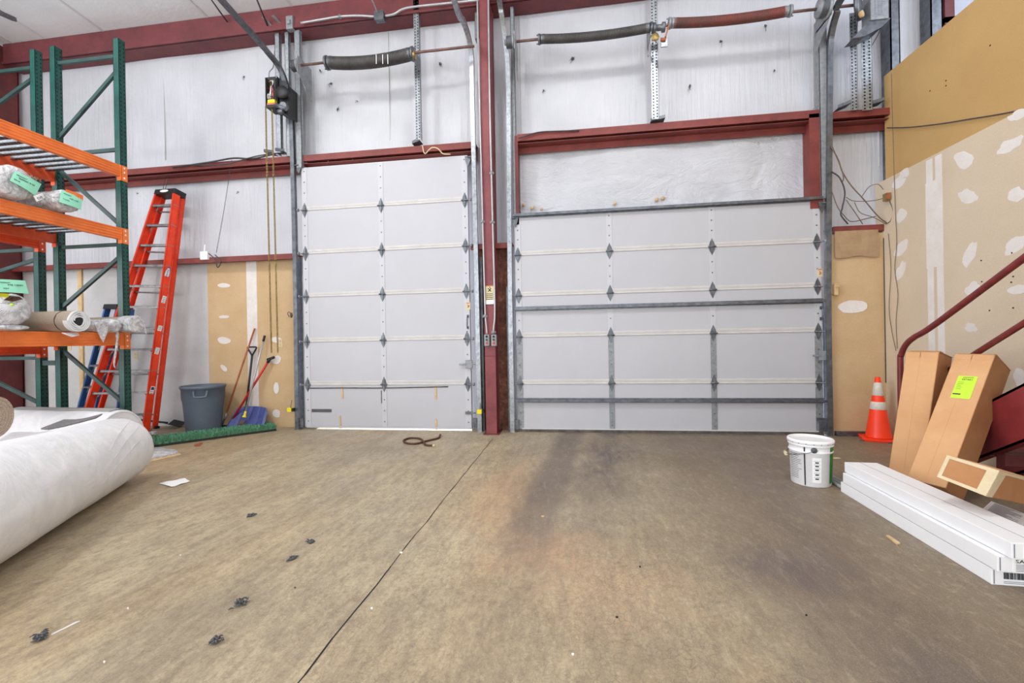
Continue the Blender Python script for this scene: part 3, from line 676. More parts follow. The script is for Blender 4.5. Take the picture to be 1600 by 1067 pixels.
hanger(463, 15, 463, 262, .085, 'tall plain steel angle above the left edge of the narrow door', y=5.63, holes=False, grp='plain steel angles', mats=('galvm',))
hanger(432, 25, 433, 240, .07, 'plain steel angle behind the black chain hoist', y=5.64, holes=False, grp='plain steel angles', mats=('galv',))
hanger(447, 27, 448, 244, .06, 'plain steel angle between the chain hoist and the narrow door track', y=5.64, holes=False, grp='plain steel angles', mats=('galv',))
hanger(744, -30, 746, 60, .06, 'plain steel angle above the right edge of the narrow door', y=5.70, holes=False, grp='plain steel angles', mats=('galvm',))
hanger(799, -30, 801, 338, .05, 'tall plain steel angle above the left edge of the wide door', y=5.68, holes=False, grp='plain steel angles', mats=('galvm',))
hanger(1285, 28, 1287, 310, .085, 'tall plain steel angle above the right edge of the wide door', y=5.64, holes=False, grp='plain steel angles', mats=('galvm',))
# slotted feet clips on the girts
for px, py, w, lab in ((419, 238, .16, 'slotted steel clip on the red girt under the left chain'), (437, 236, .16, 'slotted steel clip on the red girt left of the narrow door track'), (1028, 187, .17, 'slotted steel clip under the middle perforated angle'), (1320, 165, .13, 'slanted steel clip left of the thin perforated angle'), (1372, 160, .12, 'slanted steel clip right of the broad perforated angle'), (650, 222, .12, 'bent dark clip under the perforated angle over the narrow door')):
    c = ay(px, py, 5.62); m = M(); u = V((w, -.03, .04 if px > 1300 and px < 1340 else (-.04 if px < 450 else 0.02)))
    m.obox(c - u / 2, u, (0, .12, 0), (0, 0, .006)); m.obox(c - u / 2, u, (0, .004, 0), (0, 0, .04)); 
    build('steel_clip', m, 'galvd', None, lab, 'clip', 'clips on the red girts')

# ------------------------------------------------------------------ springs, shafts, drums
SY = 5.38
def spring(name, a, b, r, sag, mat, label, ends=True):
    a, b = V(a), V(b); root = thing(name, (a + b) / 2, label, 'torsion spring', 'torsion springs')
    L = (b - a).length; dirx = (b - a).normalized(); turns = int(L / .0135); n = turns * 14; up = V((0, 0, 1)); side = dirx.cross(up).normalized(); up = side.cross(dirx)
    pts = []
    for i in range(n + 1):
        t = i / n; s_ = -sag * (1 - (2 * t - 1) ** 2); an = 2 * math.pi * turns * t
        pts.append(a.lerp(b, t) + V((0, 0, s_)) + (up * math.cos(an) + side * math.sin(an)) * (r - .006))
    m = M(); m.tube(pts, .0072, 5); part('coil', m, mat, root)
    for p, sg in ((a, -1), (b, 1)):
        m = M(); m.tube([p - dirx * .03 * 1, p + dirx * .03], [r * .98, r * .98], 20); m.tube([p + dirx * sg * .03, p + dirx * sg * .055], r * 1.12, 20)
        for k in range(2):
            an = k * math.pi; m.tube([p + dirx * sg * .04 + (up * math.cos(an) + side * math.sin(an)) * r * 1.0, p + dirx * sg * .075 + (up * math.cos(an) + side * math.sin(an)) * r * 1.0], .009, 6)
        part('end_cone', m, 'galvd' if mat == 'spring' else 'galvm', root)
    return root
s1 = spring('torsion_spring', ay(516, 98, SY), ay(640, 85, SY), .078, .045, 'spring', 'thick black torsion spring above the narrow door')
for px in (588, 598, 606):
    c = ay(px, 92.5, SY - .08); m = M(); m.box(c + V((-.004, -.003, -.06)), c + V((.004, .0, .06))); part('chalk_mark', m, 'paper', s1, 'white chalk stripe')
spring('torsion_spring', ay(848, 61, SY), ay(1012, 44, SY), .054, .03, 'spring', 'slim grey torsion spring left of the middle bracket of the wide door')
spring('torsion_spring', ay(1052, 36, SY), ay(1228, 18, SY), .056, .03, 'springr', 'slim rusty red torsion spring right of the middle bracket of the wide door')
def shaft(a, b, label, mat='shaft', r=.016):
    m = M(); m.tube([a, b], r, 10); build('door_shaft', m, mat, None, label, 'shaft', 'torsion shafts')
shaft(ay(452, 104, SY), ay(741, 72, SY), 'long brown shaft through the black spring above the narrow door')
shaft(ay(798, 66, SY), ay(1345, 7, SY), 'long brown shaft through both springs above the wide door')
def drum(c, r, label):
    root = thing('cable_drum', c, label, 'cable drum', 'cable drums')
    m = M(); m.lathe(c, [(r * .35, -.07), (r * .4, -.05), (r * .75, -.045), (r * .8, .03), (r, .035), (r, .05), (r * .6, .055), (r * .3, .08)], 24, (1, 0, 0)); part('drum_body', m, 'galvm', root)
    m = M()
    for k in range(4): m.tube([c + V((-.042 + k * .018 - .002, 0, 0)), c + V((-.042 + k * .018 + .006, 0, 0))], r * (.82 + .01 * k), 24)
    part('cable_groove', m, 'galvd', root)
    m = M(); m.box(c + V((-.005 + .06, -.06, -.12)), c + V((.003 + .06, .26, .10))); m.prism([c + V((.055, -.05, -.1)), c + V((.055, .26, -.34)), c + V((.055, .26, -.1))], (.006, 0, 0)); part('bearing_bracket', m, 'galvm', root)
drum(ay(462, 103, SY), .085, 'small grey cable drum at the left end of the narrow door shaft')
drum(ay(1286, 12, SY), .125, 'large grey cable drum at the right end of the wide door shaft')
drum(ay(797, 66, SY) + V((.0, 0, 0)), .085, 'grey cable drum at the left end of the wide door shaft')
# centre bracket with winding clutch
c = ay(1024, 44, SY); root = thing('spring_bracket', c, 'middle spring bracket with yellow tag over the wide door', 'bracket')
m = M(); m.box(c + V((-.06, -.02, -.09)), c + V((-.05, .24, .09))); m.box(c + V((-.06, .20, -.2)), c + V((-.045, .21, .1))); part('bracket_plate', m, 'galvm', root)
m = M(); m.lathe(c + V((.02, 0, 0)), [(.03, -.05), (.06, -.045), (.06, -.02), (.035, -.015), (.035, .05), (.055, .055), (.055, .09)], 16, (1, 0, 0)); part('bearing', m, 'galvd', root)
m = M(); m.lathe(c + V((-.01, -.03, -.125)), [(.0, -.012), (.045, -.012), (.05, .0), (.045, .012), (0, .012)], 8, (0, 1, 0)); part('yellow_tag', m, 'chain', root, 'yellow hexagonal tag')
m = M(); m.obox(c + V((.10, -.03, -.13)), (.018, 0, 0), (0, .03, 0), (.06, 0, .20)); m.tube([c + V((.05, -.03, -.16)), c + V((.11, -.03, -.17))], .02, 6); part('winding_lever', m, 'wood', root, 'rusty winding lever')
m = M(); m.box(c + V((.06, -.02, -.24)), c + V((.13, .0, -.15))); part('foot_bracket', m, 'galv', root)
c = ay(648, 84, SY); root = thing('spring_bracket', c, 'spring bracket with yellow clip right of the black spring', 'bracket')
m = M(); m.box(c + V((-.012, -.05, -.1)), c + V((-.004, .22, .07))); part('bracket_plate', m, 'galvd', root)
m = M(); m.lathe(c + V((.0, -.02, -.03)), [(.02, -.02), (.05, -.01), (.05, .012), (.02, .02)], 10, (1, 0, 0)); part('yellow_clip', m, 'chain', root, 'yellow clip')
# ------------------------------------------------------------------ chain hoist opener
hy = 5.42; c = ay(434, 150, hy); root = thing('chain_hoist_opener', c, 'black open chain hoist door opener with coloured wiring left of the narrow door', 'door opener')
def bx(m, px0, py0, px1, py1, y0, y1):
    a, b = ay(px0, py0, y0), ay(px1, py1, y0); return m.box((a.x, y0, b.z), (b.x, y1, a.z))
m = M(); bx(m, 414, 121, 416, 167, hy - .06, hy + .12); bx(m, 416, 164, 431, 167, hy - .06, hy + .12); bx(m, 416, 121, 431, 167, hy + .11, hy + .12); bx(m, 430, 121, 431.5, 172, hy - .02, hy + .12); part('control_box', m, 'blackp', root)
m = M(); bx(m, 418, 126, 428, 160, hy + .07, hy + .105); part('circuit_board', m, 'board', root)
cols = ['redbtn', 'orangeink', 'yellow', 'leaf', 'paper', 'blueink', 'black', 'redbtn', 'paper', 'yellow', 'black', 'paper']
for k, cc in enumerate(cols):
    m = M(); pts = [ay(418 + random.uniform(0, 10), 126 + random.uniform(0, 36), hy + random.uniform(-.04, .05)) for _ in range(5)]
    m.tube(arc(pts, 4), .005, 5); part('wire', m, cc, root)
m = M(); bx(m, 418, 156, 429, 161, hy - .05, hy); part('terminal_block', m, 'yellow', root)
m = M(); bx(m, 417, 161, 430, 166, hy - .055, hy + .02); part('relay', m, 'orangeink', root)
m = M(); bx(m, 432, 119, 433.5, 172, hy - .04, hy + .2); m.prism([ay(432, 119, hy), ay(450, 133, hy), ay(450, 180, hy), ay(432, 172, hy)], (0, .2, 0)); part('motor_frame', m, 'blackp', root)
m = M(); cc = ay(443, 146, hy - .02); m.lathe(cc, [(.02, -.05), (.085, -.045), (.085, -.01), (.06, -.005), (.06, .03), (.09, .035), (.09, .05)], 24, (0, 1, 0)); part('pulley', m, 'blackp', root)
m = M(); cc = ay(442, 168, hy - .02); m.tube([cc + V((-.08, -.03, .02)), cc + V((.07, -.03, -.04))], .028, 12); m.tube([cc + V((-.05, -.02, -.07)), cc + V((.02, -.02, -.06))], .035, 12); m.lathe(cc + V((.03, 0, .0)), [(.05, -.05), (.05, .02)], 12, (0, 1, 0)); part('motor', m, 'galvd', root)
m = M(); m.tube(arc([ay(420, 122, hy), ay(421, 112, hy), ay(427, 104, hy + .06), ay(429, 80, hy + .14)], 4), .007, 6); part('power_cord', m, 'galvm', root)
def chain(px, y0, y1, py_bot, mat, label, dx):
    m = M(); a = ay(px, y0, hy - .03); zb_ = ay(px, py_bot, hy - .03).z; x = a.x; n = int((a.z - zb_) / .021)
    for k in range(n):
        z = a.z - k * .021; ax1 = V((1, 0, 0)) if k % 2 else V((0, 1, 0)); c_ = V((x + dx * k / n, a.y, z))
        ring = [c_ + ax1 * math.cos(t) * .011 + V((0, 0, 1)) * math.sin(t) * .0165 for t in [2 * math.pi * q / 6 for q in range(6)]]
        m.tube(ring, .0046, 4, closed=True)
    return build('hoist_chain', m, mat, None, label, 'chain', 'hand chains of the opener')
chain(415, 168, 0, 553, 'chain', 'left strand of brass toned hand chain under the opener', .02)
chain(425, 172, 0, 553, 'chain', 'right strand of brass toned hand chain under the opener', .02)
# grey control box and gear top right
c = ay(1380, 12, 5.42); root = thing('control_box', c, 'grey motor control box with printed panel over the right end of the wide door', 'control box')
m = M(); bx(m, 1360, -14, 1389, 28, 5.40, 5.56); part('enclosure', m, 'galvm', root, bevel=.006)
m = M()
for k in range(9): 
    for q in range(3): bx(m, 1366 + q * 5, -2 + k * 3, 1366 + q * 5 + random.uniform(2.5, 4.2), -1 + k * 3 + .4, 5.3985, 5.401)
part('panel_print', m, 'inkg', root)
m = M(); cc = ay(1344, 10, 5.42); m.lathe(cc, [(.03, -.04), (.14, -.035), (.14, .0), (.1, .01), (.03, .02)], 28, (.75, -.65, 0)); part('gear_sprocket', m, 'galvd', root)
m = M(); cc = ay(1346, 22, 5.36); m.lathe(cc, [(.012, -.02), (.035, -.015), (.035, .015), (.012, .02)], 16, (.6, -.8, 0)); part('idler', m, 'lumber', root)
m = M(); P = [ay(1332, 60, 5.42), ay(1362, 28, 5.42), ay(1392, 28, 5.42), ay(1378, 42, 5.42), ay(1352, 56, 5.42)]; m.prism(P, (0, .16, 0)); part('mounting_shelf', m, 'galvd', root)
m = M(); m.tube(arc([ay(1380, 32, 5.45), ay(1374, 50, 5.47), ay(1363, 70, 5.5)], 4), .005, 5); m.tube(arc([ay(1340, 30, 5.42), ay(1340, 60, 5.45), ay(1352, 55, 5.48)], 4), .006, 5); part('cable', m, 'wired', root)

# ------------------------------------------------------------------ middle red column with conduits, buttons, sign
cx0, cx1 = ay(759, 600, 5.5).x, ay(775.5, 600, 5.5).x
root = thing('steel_column', ((cx0 + cx1) / 2, 5.62, 0), 'tall red steel column standing between the two overhead doors', 'column', kind='structure')
m = M(); m.box((cx0, 5.48, 0), (cx1, 5.495, 6)); m.box(((cx0 + cx1) / 2 - .006, 5.49, 0), ((cx0 + cx1) / 2 + .006, 5.74, 6)); m.box((cx0, 5.735, 0), (cx1, 5.75, 6)); m.box((cx0 + .01, 5.495, 0), (cx0 + .018, 5.735, 6)); m.box((cx1 - .018, 5.495, 0), (cx1 - .01, 5.735, 6)); part('shaft', m, 'red', root)
m = M(); m.box((cx0 - .03, 5.44, 0), (cx1 + .03, 5.78, .012)); part('base_plate', m, 'maroon', root)
m = M(); cxm = (cx0 + cx1) / 2; z = ay(768, 556, 5.48).z; m.box((cx0, 5.476, z - .006), (cx1, 5.482, z + .002)); part('splice_line', m, 'maroon', root)
def conduit(pts, r, label, mat='chrome', clips=()):
    p0 = V(pts[-1]); rt = thing('conduit', p0, label, 'conduit', 'electrical conduits')
    m = M(); m.tube(arc(pts, 5), r, 8); part('pipe', m, mat, rt)
    for q in clips:
        m = M(); m.tube([V(q) + V((0, 0, -.02)), V(q) + V((0, 0, .02))], r * 1.5, 8); m.box(V(q) + V((-.03, .008, -.012)), V(q) + V((.03, .014, .012))); part('coupling', m, 'galvm', rt)
    return rt
cy = 5.455
conduit([ay(745, -40, cy), ay(749, 150, cy), ay(753, 300, cy), ay(757, 450, cy), ay(758.5, 494, cy), ay(760, 510, cy), ay(761, 522, cy)], .0105, 'left thin steel conduit down the front of the red column', clips=(ay(753.5, 346, cy), ay(757.5, 494, cy)))
conduit([ay(762.5, -40, cy), ay(765, 150, cy), ay(768.5, 300, cy), ay(772.5, 450, cy), ay(773, 494, cy), ay(771.5, 510, cy), ay(771, 520, cy)], .0115, 'right thin steel conduit down the front of the red column', clips=(ay(769, 347, cy), ay(768, 270, cy), ay(771, 519, cy)))
for px, lab in ((760.5, 'left three-button station on the red column'), (771.5, 'right three-button station on the red column')):
    c = ay(px, 531.5, 5.43); rt = thing('button_station', c, lab, 'button station', 'door button stations'); u = .034
    m = M(); m.box(c + V((-u, .0, -.075)), c + V((u, .05, .072))); part('housing', m, 'galvm', rt, bevel=.008)
    for k, (mt, ww) in enumerate((('black', 1), ('grnbtn', 1), ('redbtn', 1))):
        m = M(); z = .045 - k * .04; m.tube([c + V((0, -.012, z)), c + V((0, .004, z))], .014, 12); part('button', m, mt, rt)
c = ay(765, 460, 5.465); rt = thing('warning_sign', c, 'small cream warning sign with black figure on the red column', 'sign')
a, b = ay(758.5, 446, 5.47), ay(771.5, 474, 5.47); m = M(); m.box((a.x, 5.472, b.z), (b.x, 5.478, a.z)); part('plate', m, 'cream', rt)
m = M(); m.box((a.x, 5.470, a.z - .012), (b.x, 5.473, a.z)); part('orange_band', m, 'orangeink', rt)
m = M(); w = b.x - a.x; mx = (a.x + b.x) / 2; zc = a.z - .055
m.tube([(mx - .02, 5.47, zc + .02), (mx + .018, 5.47, zc - .022)], .005, 6); m.tube([(mx + .02, 5.47, zc + .018), (mx - .016, 5.47, zc - .022)], .005, 6); m.lathe((mx + .003, 5.47, zc + .03), [(.0, -.002), (.007, -.001), (.007, .001), (0, .002)], 10, (0, 1, 0)); part('pictogram', m, 'black', rt)
text('heading', 'WARNING', .022, (a.x + .008, 5.4705, a.z - .115), (1, 0, 0), (0, 0, 1), 'black', rt, fit=w - .016)
m = M()
for k in range(4): m.box((a.x + .008, 5.470, a.z - .135 - k * .022), (b.x - .008 - random.uniform(0, .03), 5.473, a.z - .127 - k * .022))
part('printed_lines', m, 'ink', rt)
c = ay(766, 493, 5.465); m = M(); a, b = ay(758.5, 469, 5.47), ay(774.5, 475, 5.47); m.box((a.x, 5.466, b.z), (b.x, 5.471, a.z)); build('pipe_strap', m, 'paper', None, 'white strap clamped across both conduits below the warning sign', 'strap')
# conduit along the eave and junction boxes
conduit([ay(470, 36, 5.54), ay(500, 31, 5.54), ay(530, 26, 5.54), ay(560, 24.5, 5.54), ay(585, 26, 5.54)], .014, 'thin conduit along the eave beam left of the square box', clips=(ay(531, 26, 5.54),))
conduit([ay(602, 25, 5.54), ay(616, 22, 5.54), ay(628, 15, 5.54), ay(645, 11, 5.54), ay(700, 5, 5.54), ay(790, -4, 5.54)], .014, 'thin conduit along the eave beam right of the square box')
conduit([ay(590, 20, 5.52), ay(585, 8, 5.4), ay(576, -12, 5.15), ay(540, -90, 4.3)], .010, 'thin conduit rising from the square box toward the ceiling')
c = ay(593.5, 26, 5.54); m = M(); m.box(c + V((-.06, -.03, -.055)), c + V((.06, .05, .055))); m.box(c + V((-.065, -.036, -.06)), c + V((.065, -.03, .06))); build('junction_box', m, 'galvd', None, 'square grey junction box on the eave beam above the narrow door', 'junction box', bevel=.004)
c = ay(454, 37, 5.6); m = M(); m.box(c + V((-.05, -.03, -.09)), c + V((.05, .05, .09))); m.box(c + V((-.02, -.05, -.03)), c + V((.02, -.03, .03))); build('junction_box', m, 'galvm', None, 'small grey junction box at the top left above the chain hoist', 'junction box', bevel=.004)
# opener braces running up to the ceiling
for (p, q, lab, w) in ((ay(355, 34, 5.6), V((ay(318, 2, 5.0).x, 4.55, ez + .05)), 'thin dark rod hanging under the ceiling left of the curved track', .010), (ay(418, 40, 5.6), V((ay(378, 2, 4.8).x, 4.7, ez + .06)), 'thin grey rod under the ceiling right of the curved track', .012)):
    m = M(); m.tube([p, p.lerp(q, .5), q], w, 6); build('ceiling_rod', m, 'galvd', None, lab, 'rod', 'thin rods under the ceiling')
m = M(); m.bar(ay(0, 20, 4.6), ay(22, 30, 4.9), .05, .05); m.bar(ay(0, 20, 4.6), ay(-40, -2, 4.0), .05, .05); build('hanging_bracket', m, 'galvd', None, 'dark steel bar end hanging at the top left corner under the ceiling', 'bar')
for (p0, p1, p2, lab) in (((410, 26), (428, 45), (430, 50), 'short diagonal steel strut left of the chain hoist angles'), ((426, 24), (441, 40), (443, 44), 'short diagonal steel strut above the chain hoist')):
    m = M(); m.bar(ay(*p0, 5.5), ay(*p1, 5.64), .04, .006); build('steel_strut', m, 'galvm', None, lab, 'strut', 'short diagonal struts')
# ------------------------------------------------------------------ electrical bits on the walls
for px, py, y, lab, mt in ((438, 536, 5.795, 'cream blank plate on the brown drywall behind the tools', 'cream'), (212, 556, 5.795, 'cream outlet plate on the grey wall behind the orange ladder', 'cream'), (108, 541, 5.795, 'cream outlet plate on the grey wall between the rack posts', 'cream')):
    c = ay(px, py, y); rt = thing('outlet_plate', c, lab, 'outlet', 'outlet plates')
    m = M(); m.box(c + V((-.036, -.002, -.058)), c + V((.036, .006, .058))); part('cover', m, mt, rt, bevel=.003)
    m = M()
    for dz in (-.025, .025): m.box(c + V((-.012, -.004, dz - .012)), c + V((.012, 0, dz + .012)))
    part('socket', m, 'lumber', rt)
c = ay(318, 399, 5.62); m = M(); m.box(c + V((-.06, .0, -.06)), c + V((.06, .08, .06))); m.tube([c + V((0, .02, .06)), c + V((0, .03, .16))], .012, 8); build('wall_socket_box', m, 'paper', None, 'white socket box on the lower red girt right of the orange ladder', 'socket box', bevel=.006)
m = M(); m.tube(arc([ay(326, 396, 5.6), ay(336, 405, 5.6), ay(340, 418, 5.6), ay(345, 408, 5.6), ay(336, 398, 5.6)], 5), .007, 6); build('plug_cable', m, 'wired', None, 'small looped cable beside the white socket box', 'cable')
m = M(); m.tube(arc([ay(362, 250, 5.64), ay(356, 290, 5.72), ay(348, 340, 5.72), ay(338, 395, 5.62)], 5), .004, 5); build('thin_cable', m, 'wired', None, 'thin cable dropping from the upper girt to the socket box', 'cable')
m = M(); m.tube(arc([ay(270, 262, 5.62), ay(330, 253, 5.62), ay(365, 247, 5.63), ay(395, 248, 5.63), ay(430, 240, 5.62)], 4), .012, 6); m.tube(arc([ay(290, 258, 5.61), ay(350, 257, 5.6), ay(400, 244, 5.61), ay(445, 238, 5.63)], 4), .008, 6); build('girt_cable', m, 'wired', None, 'dark cables lying along the upper red girt left of the narrow door', 'cable')
m = M(); m.tube(arc([ay(255, 700 - 405, 5.74), ay(258, 280, 5.74), ay(264, 268, 5.7)], 4), .004, 5); m.tube(arc([ay(258, 296, 5.74), ay(262, 283, 5.74), ay(264, 268, 5.7)], 4), .004, 5); build('tie_wire', m, 'wired', None, 'thin tie wire between the orange ladder top and the red girt', 'wire')
m = M(); m.tube(arc([ay(810, 216, 5.62), ay(840, 207, 5.63), ay(870, 205, 5.63), ay(905, 204, 5.64)], 4), .008, 6); build('girt_cable', m, 'wired', None, 'dark cable on the left end of the wide door header', 'cable')
for px, py, lab in ((454, 640, 'yellow photo-eye left of the narrow door foot'), (750, 643, 'yellow photo-eye right of the narrow door foot')):
    c = ay(px, py, 5.58); rt = thing('photo_eye', c, lab, 'sensor', 'door photo-eyes')
    m = M(); m.box(c + V((-.035, -.03, -.028)), c + V((.028, .03, .028))); part('housing', m, 'yellow', rt, bevel=.004)
    m = M(); m.box(c + V((.028, -.022, -.022)), c + V((.05, .025, .022))); m.box(c + V((-.03, .03, -.03)), c + V((.03, .10, -.024))); part('bracket', m, 'blackp', rt)
    m = M(); m.tube(arc([c + V((0, .0, .028)), c + V((.0, .02, .09)), c + V((-.02, .06, .12))], 4), .004, 5); part('lead', m, 'wire', rt)
c = ay(455, 493, 5.66); m = M(); m.lathe(c, [(.01, -.03), (.02, 0), (.01, .04)], 8); m.tube(arc([c, c + V((-.02, -.01, .05)), c + V((-.04, -.02, .03)), c + V((-.03, 0, -.02))], 3), .005, 5); build('wire_stub', m, 'wire', None, 'tangle of stub wires beside the narrow door left track', 'wires')
# cable bundle right of wide door
def cable(pts, r, lab, mat='wire'):
    m = M(); m.tube(arc(pts, 6), r, 6); build('hanging_cable', m, mat, None, lab, 'cable', 'tangled cables right of the wide door')
cy = 5.60
cable([ay(1298, 228, cy), ay(1310, 250, cy), ay(1316, 268, cy), ay(1330, 290, cy), ay(1350, 312, cy), ay(1372, 338, cy), ay(1388, 350, 5.62)], .0065, 'longest brown cable sagging from the wide door track to the girt end')
cable([ay(1299, 226, cy), ay(1314, 262, cy), ay(1318, 278, cy), ay(1316, 284, cy)], .006, 'short brown cable ending in a knot right of the wide door')
cable([ay(1299, 268, cy), ay(1312, 278, cy), ay(1320, 300, cy), ay(1316, 325, cy), ay(1314, 336, cy), ay(1325, 350, 5.62)], .0075, 'thick dark cable curving down to the short girt', 'wired')
cable([ay(1300, 300, cy), ay(1308, 322, cy), ay(1318, 336, cy), ay(1330, 346, cy), ay(1352, 342, cy), ay(1368, 338, cy)], .005, 'thin cable looping low above the short girt')
cable([ay(1322, 308, cy), ay(1334, 314, cy), ay(1360, 314, cy), ay(1380, 310, cy), ay(1386, 307, 5.6)], .004, 'thin cable strand reaching the yellow box')
cable([ay(1322, 312, cy), ay(1336, 332, cy), ay(1348, 350, 5.63)], .0045, 'thin cable crossing down behind the tangle')
cable([ay(1335, 316, cy), ay(1344, 332, cy), ay(1366, 340, cy), ay(1384, 350, 5.62)], .004, 'thin strand drooping at the right of the tangle')
cable([ay(1346, 308, cy), ay(1358, 292, cy), ay(1372, 288, 5.62), ay(1380, 296, 5.6)], .004, 'thin strand arching up toward the partition corner')
cable([ay(1390, 314, 5.55), ay(1395, 328, 5.52), ay(1392, 344, 5.55), ay(1384, 350, 5.6)], .005, 'cable hanging from the yellow box to the girt end')
c = ax(1385, 309, RX - .03); rt = thing('cable_box', c, 'small yellow cable box on the partition corner above the short girt', 'cable box')
m = M(); m.box(c + V((-.02, -.035, -.035)), c + V((.028, .035, .05))); part('housing', m, 'chain', rt, bevel=.004)
m = M(); m.box(c + V((-.024, -.05, -.03)), c + V((.01, -.035, .04))); part('lid', m, 'wood', rt)
def wallcable(pts, x, r, lab, mat='wired'):
    m = M(); m.tube(arc([ax(px, py, x) for px, py in pts], 5), r, 5); build('wall_cable', m, mat, None, lab, 'cable', 'thin cables down the right wall')
wallcable([(1393, 115), (1394, 170), (1396, 230), (1397, 270), (1399, 330), (1401, 380), (1398, 420), (1403, 460), (1400, 500), (1402, 545)], RX - .012, .003, 'thin cable hanging down the right wall near the rail post', 'wire')
wallcable([(1388, 365), (1392, 420), (1389, 480), (1394, 520), (1400, 548)], RX - .012, .003, 'thin wavy cable down the right wall corner', 'wire')
wallcable([(1386, 200), (1420, 199), (1450, 196), (1480, 192), (1510, 187), (1560, 179), (1600, 171), (1650, 160)], UX - .02, .006, 'dark cable strung across the upper tan sheet')
m = M(); a, b = ay(1383, 375, 5.79), ay(1388, 592, 5.79); m.tube([(RX - .008, 5.658, a.z), (RX - .008, 5.658, .62)], .0035, 5); build('corner_cord', m, 'black', None, 'black cord hanging straight down the right corner to the cone', 'cord')
c = ay(1305, 452, 5.64); m = M(); m.box(c + V((-.015, -.02, -.07)), c + V((.025, .06, .06))); m.box(c + V((-.012, -.03, .02)), c + V((.035, -.01, .06))); build('door_stop_block', m, 'lumber', None, 'small wooden block on the drywall edge right of the wide door', 'wood block', bevel=.004)
m = M(); m.box((RD1 + .12, 5.63, 0), (RX, 5.68, .05)); m.box((RD1 + .12, 5.60, 0), (RX - .3, 5.63, .02)); build('baseboard_right', m, 'galvd', label='grey curb at the foot of the brown drywall right of the wide door', cat='curb', kind='structure')
m = M()
for px, py in ((806, 300), (818, 320), (832, 325), (846, 327), (960, 318), (1026, 312), (1036, 310)):
    c = ay(px, py, WY - .03); m.lathe(c, [(.01, -.02), (.03 * random.uniform(.6, 1.3), 0), (.008, .03)], 7, (random.uniform(-1, 1), -.4, random.uniform(-1, 1)))
build('torn_insulation', m, 'lumber', None, 'torn tan insulation scraps above the wide door top strut', 'insulation scraps', kind='stuff')
# ------------------------------------------------------------------ pallet racks
YP = 4.59
def upright(root, x, y, ztop, faces):
    m = M(); w = .078; m.box((x - w / 2, y - w / 2, 0), (x - w / 2 + .004, y + w / 2, ztop)); m.box((x + w / 2 - .004, y - w / 2, 0), (x + w / 2, y + w / 2, ztop)); m.box((x - w / 2, y - w / 2, 0), (x + w / 2, y - w / 2 + .004, ztop)); m.box((x - w / 2, y + w / 2 - .004, 0), (x + w / 2, y + w / 2, ztop))
    m.mi = 1
    for k in range(int(ztop / .05)):
        z = k * .05 + .03
        for dy in (-.02, .02):
            if '+x' in faces: m.quad((x + w / 2 + .0008, y + dy - .007, z - .010), (x + w / 2 + .0008, y + dy + .007, z - .010), (x + w / 2 + .0008, y + dy + .006, z + .010), (x + w / 2 + .0008, y + dy - .006, z + .010))
        if k % 1 == 0:
            m.quad((x - .003, y - w / 2 - .0008, z - .003), (x + .003, y - w / 2 - .0008, z - .003), (x + .003, y - w / 2 - .0008, z + .003), (x - .003, y - w / 2 - .0008, z + .003))
    p = part('upright_post', m, ['green', 'black'], root)
    m = M(); m.box((x - .06, y - .06, 0), (x + .06, y + .06, .008)); part('foot_plate', m, 'greend', p)
def beam(root, x, y0, y1, zt, h, mat, side):
    m = M(); d = .045
    m.sweep([(0, 0), (0, -h), (d * side, -h), (d * side, -.0), ], [(x, y0, zt), (x, y1, zt)], (1, 0, 0)) if False else None
    xa, xb = x, x + .05 * side
    m.box((xa, y0, zt - h), (xb, y1, zt))
    for dz in (.028, .060, .09): m.box((xb - .002 * side, y0, zt - h + dz), (xb + .004 * side, y1, zt - h + dz + .012))
    m.box((xb, y0, zt - h), (xb + .006 * side, y1, zt - h + .016)); m.box((xb, y0, zt - .016), (xb + .006 * side, y1, zt))
    b = part('load_beam', m, mat, root, bevel=.003)
    for ye, s in ((y1, 1), (y0, -1)):
        m = M(); m.box((xb, ye, zt - h - .045), (xb + .008 * side, ye + .075 * s, zt + .004)); m.box((xa, ye - .004 * s, zt - h - .045), (xb + .008 * side, ye + .004 * s, zt + .004)); m.mi = 1
        for dz in (-.02, .05, .10): m.box((xb + .006 * side, ye + .03 * s, zt - h + dz), (xb + .010 * side, ye + .046 * s, zt - h + dz + .02))
        part('connector_plate', m, [mat, 'paper'], b)
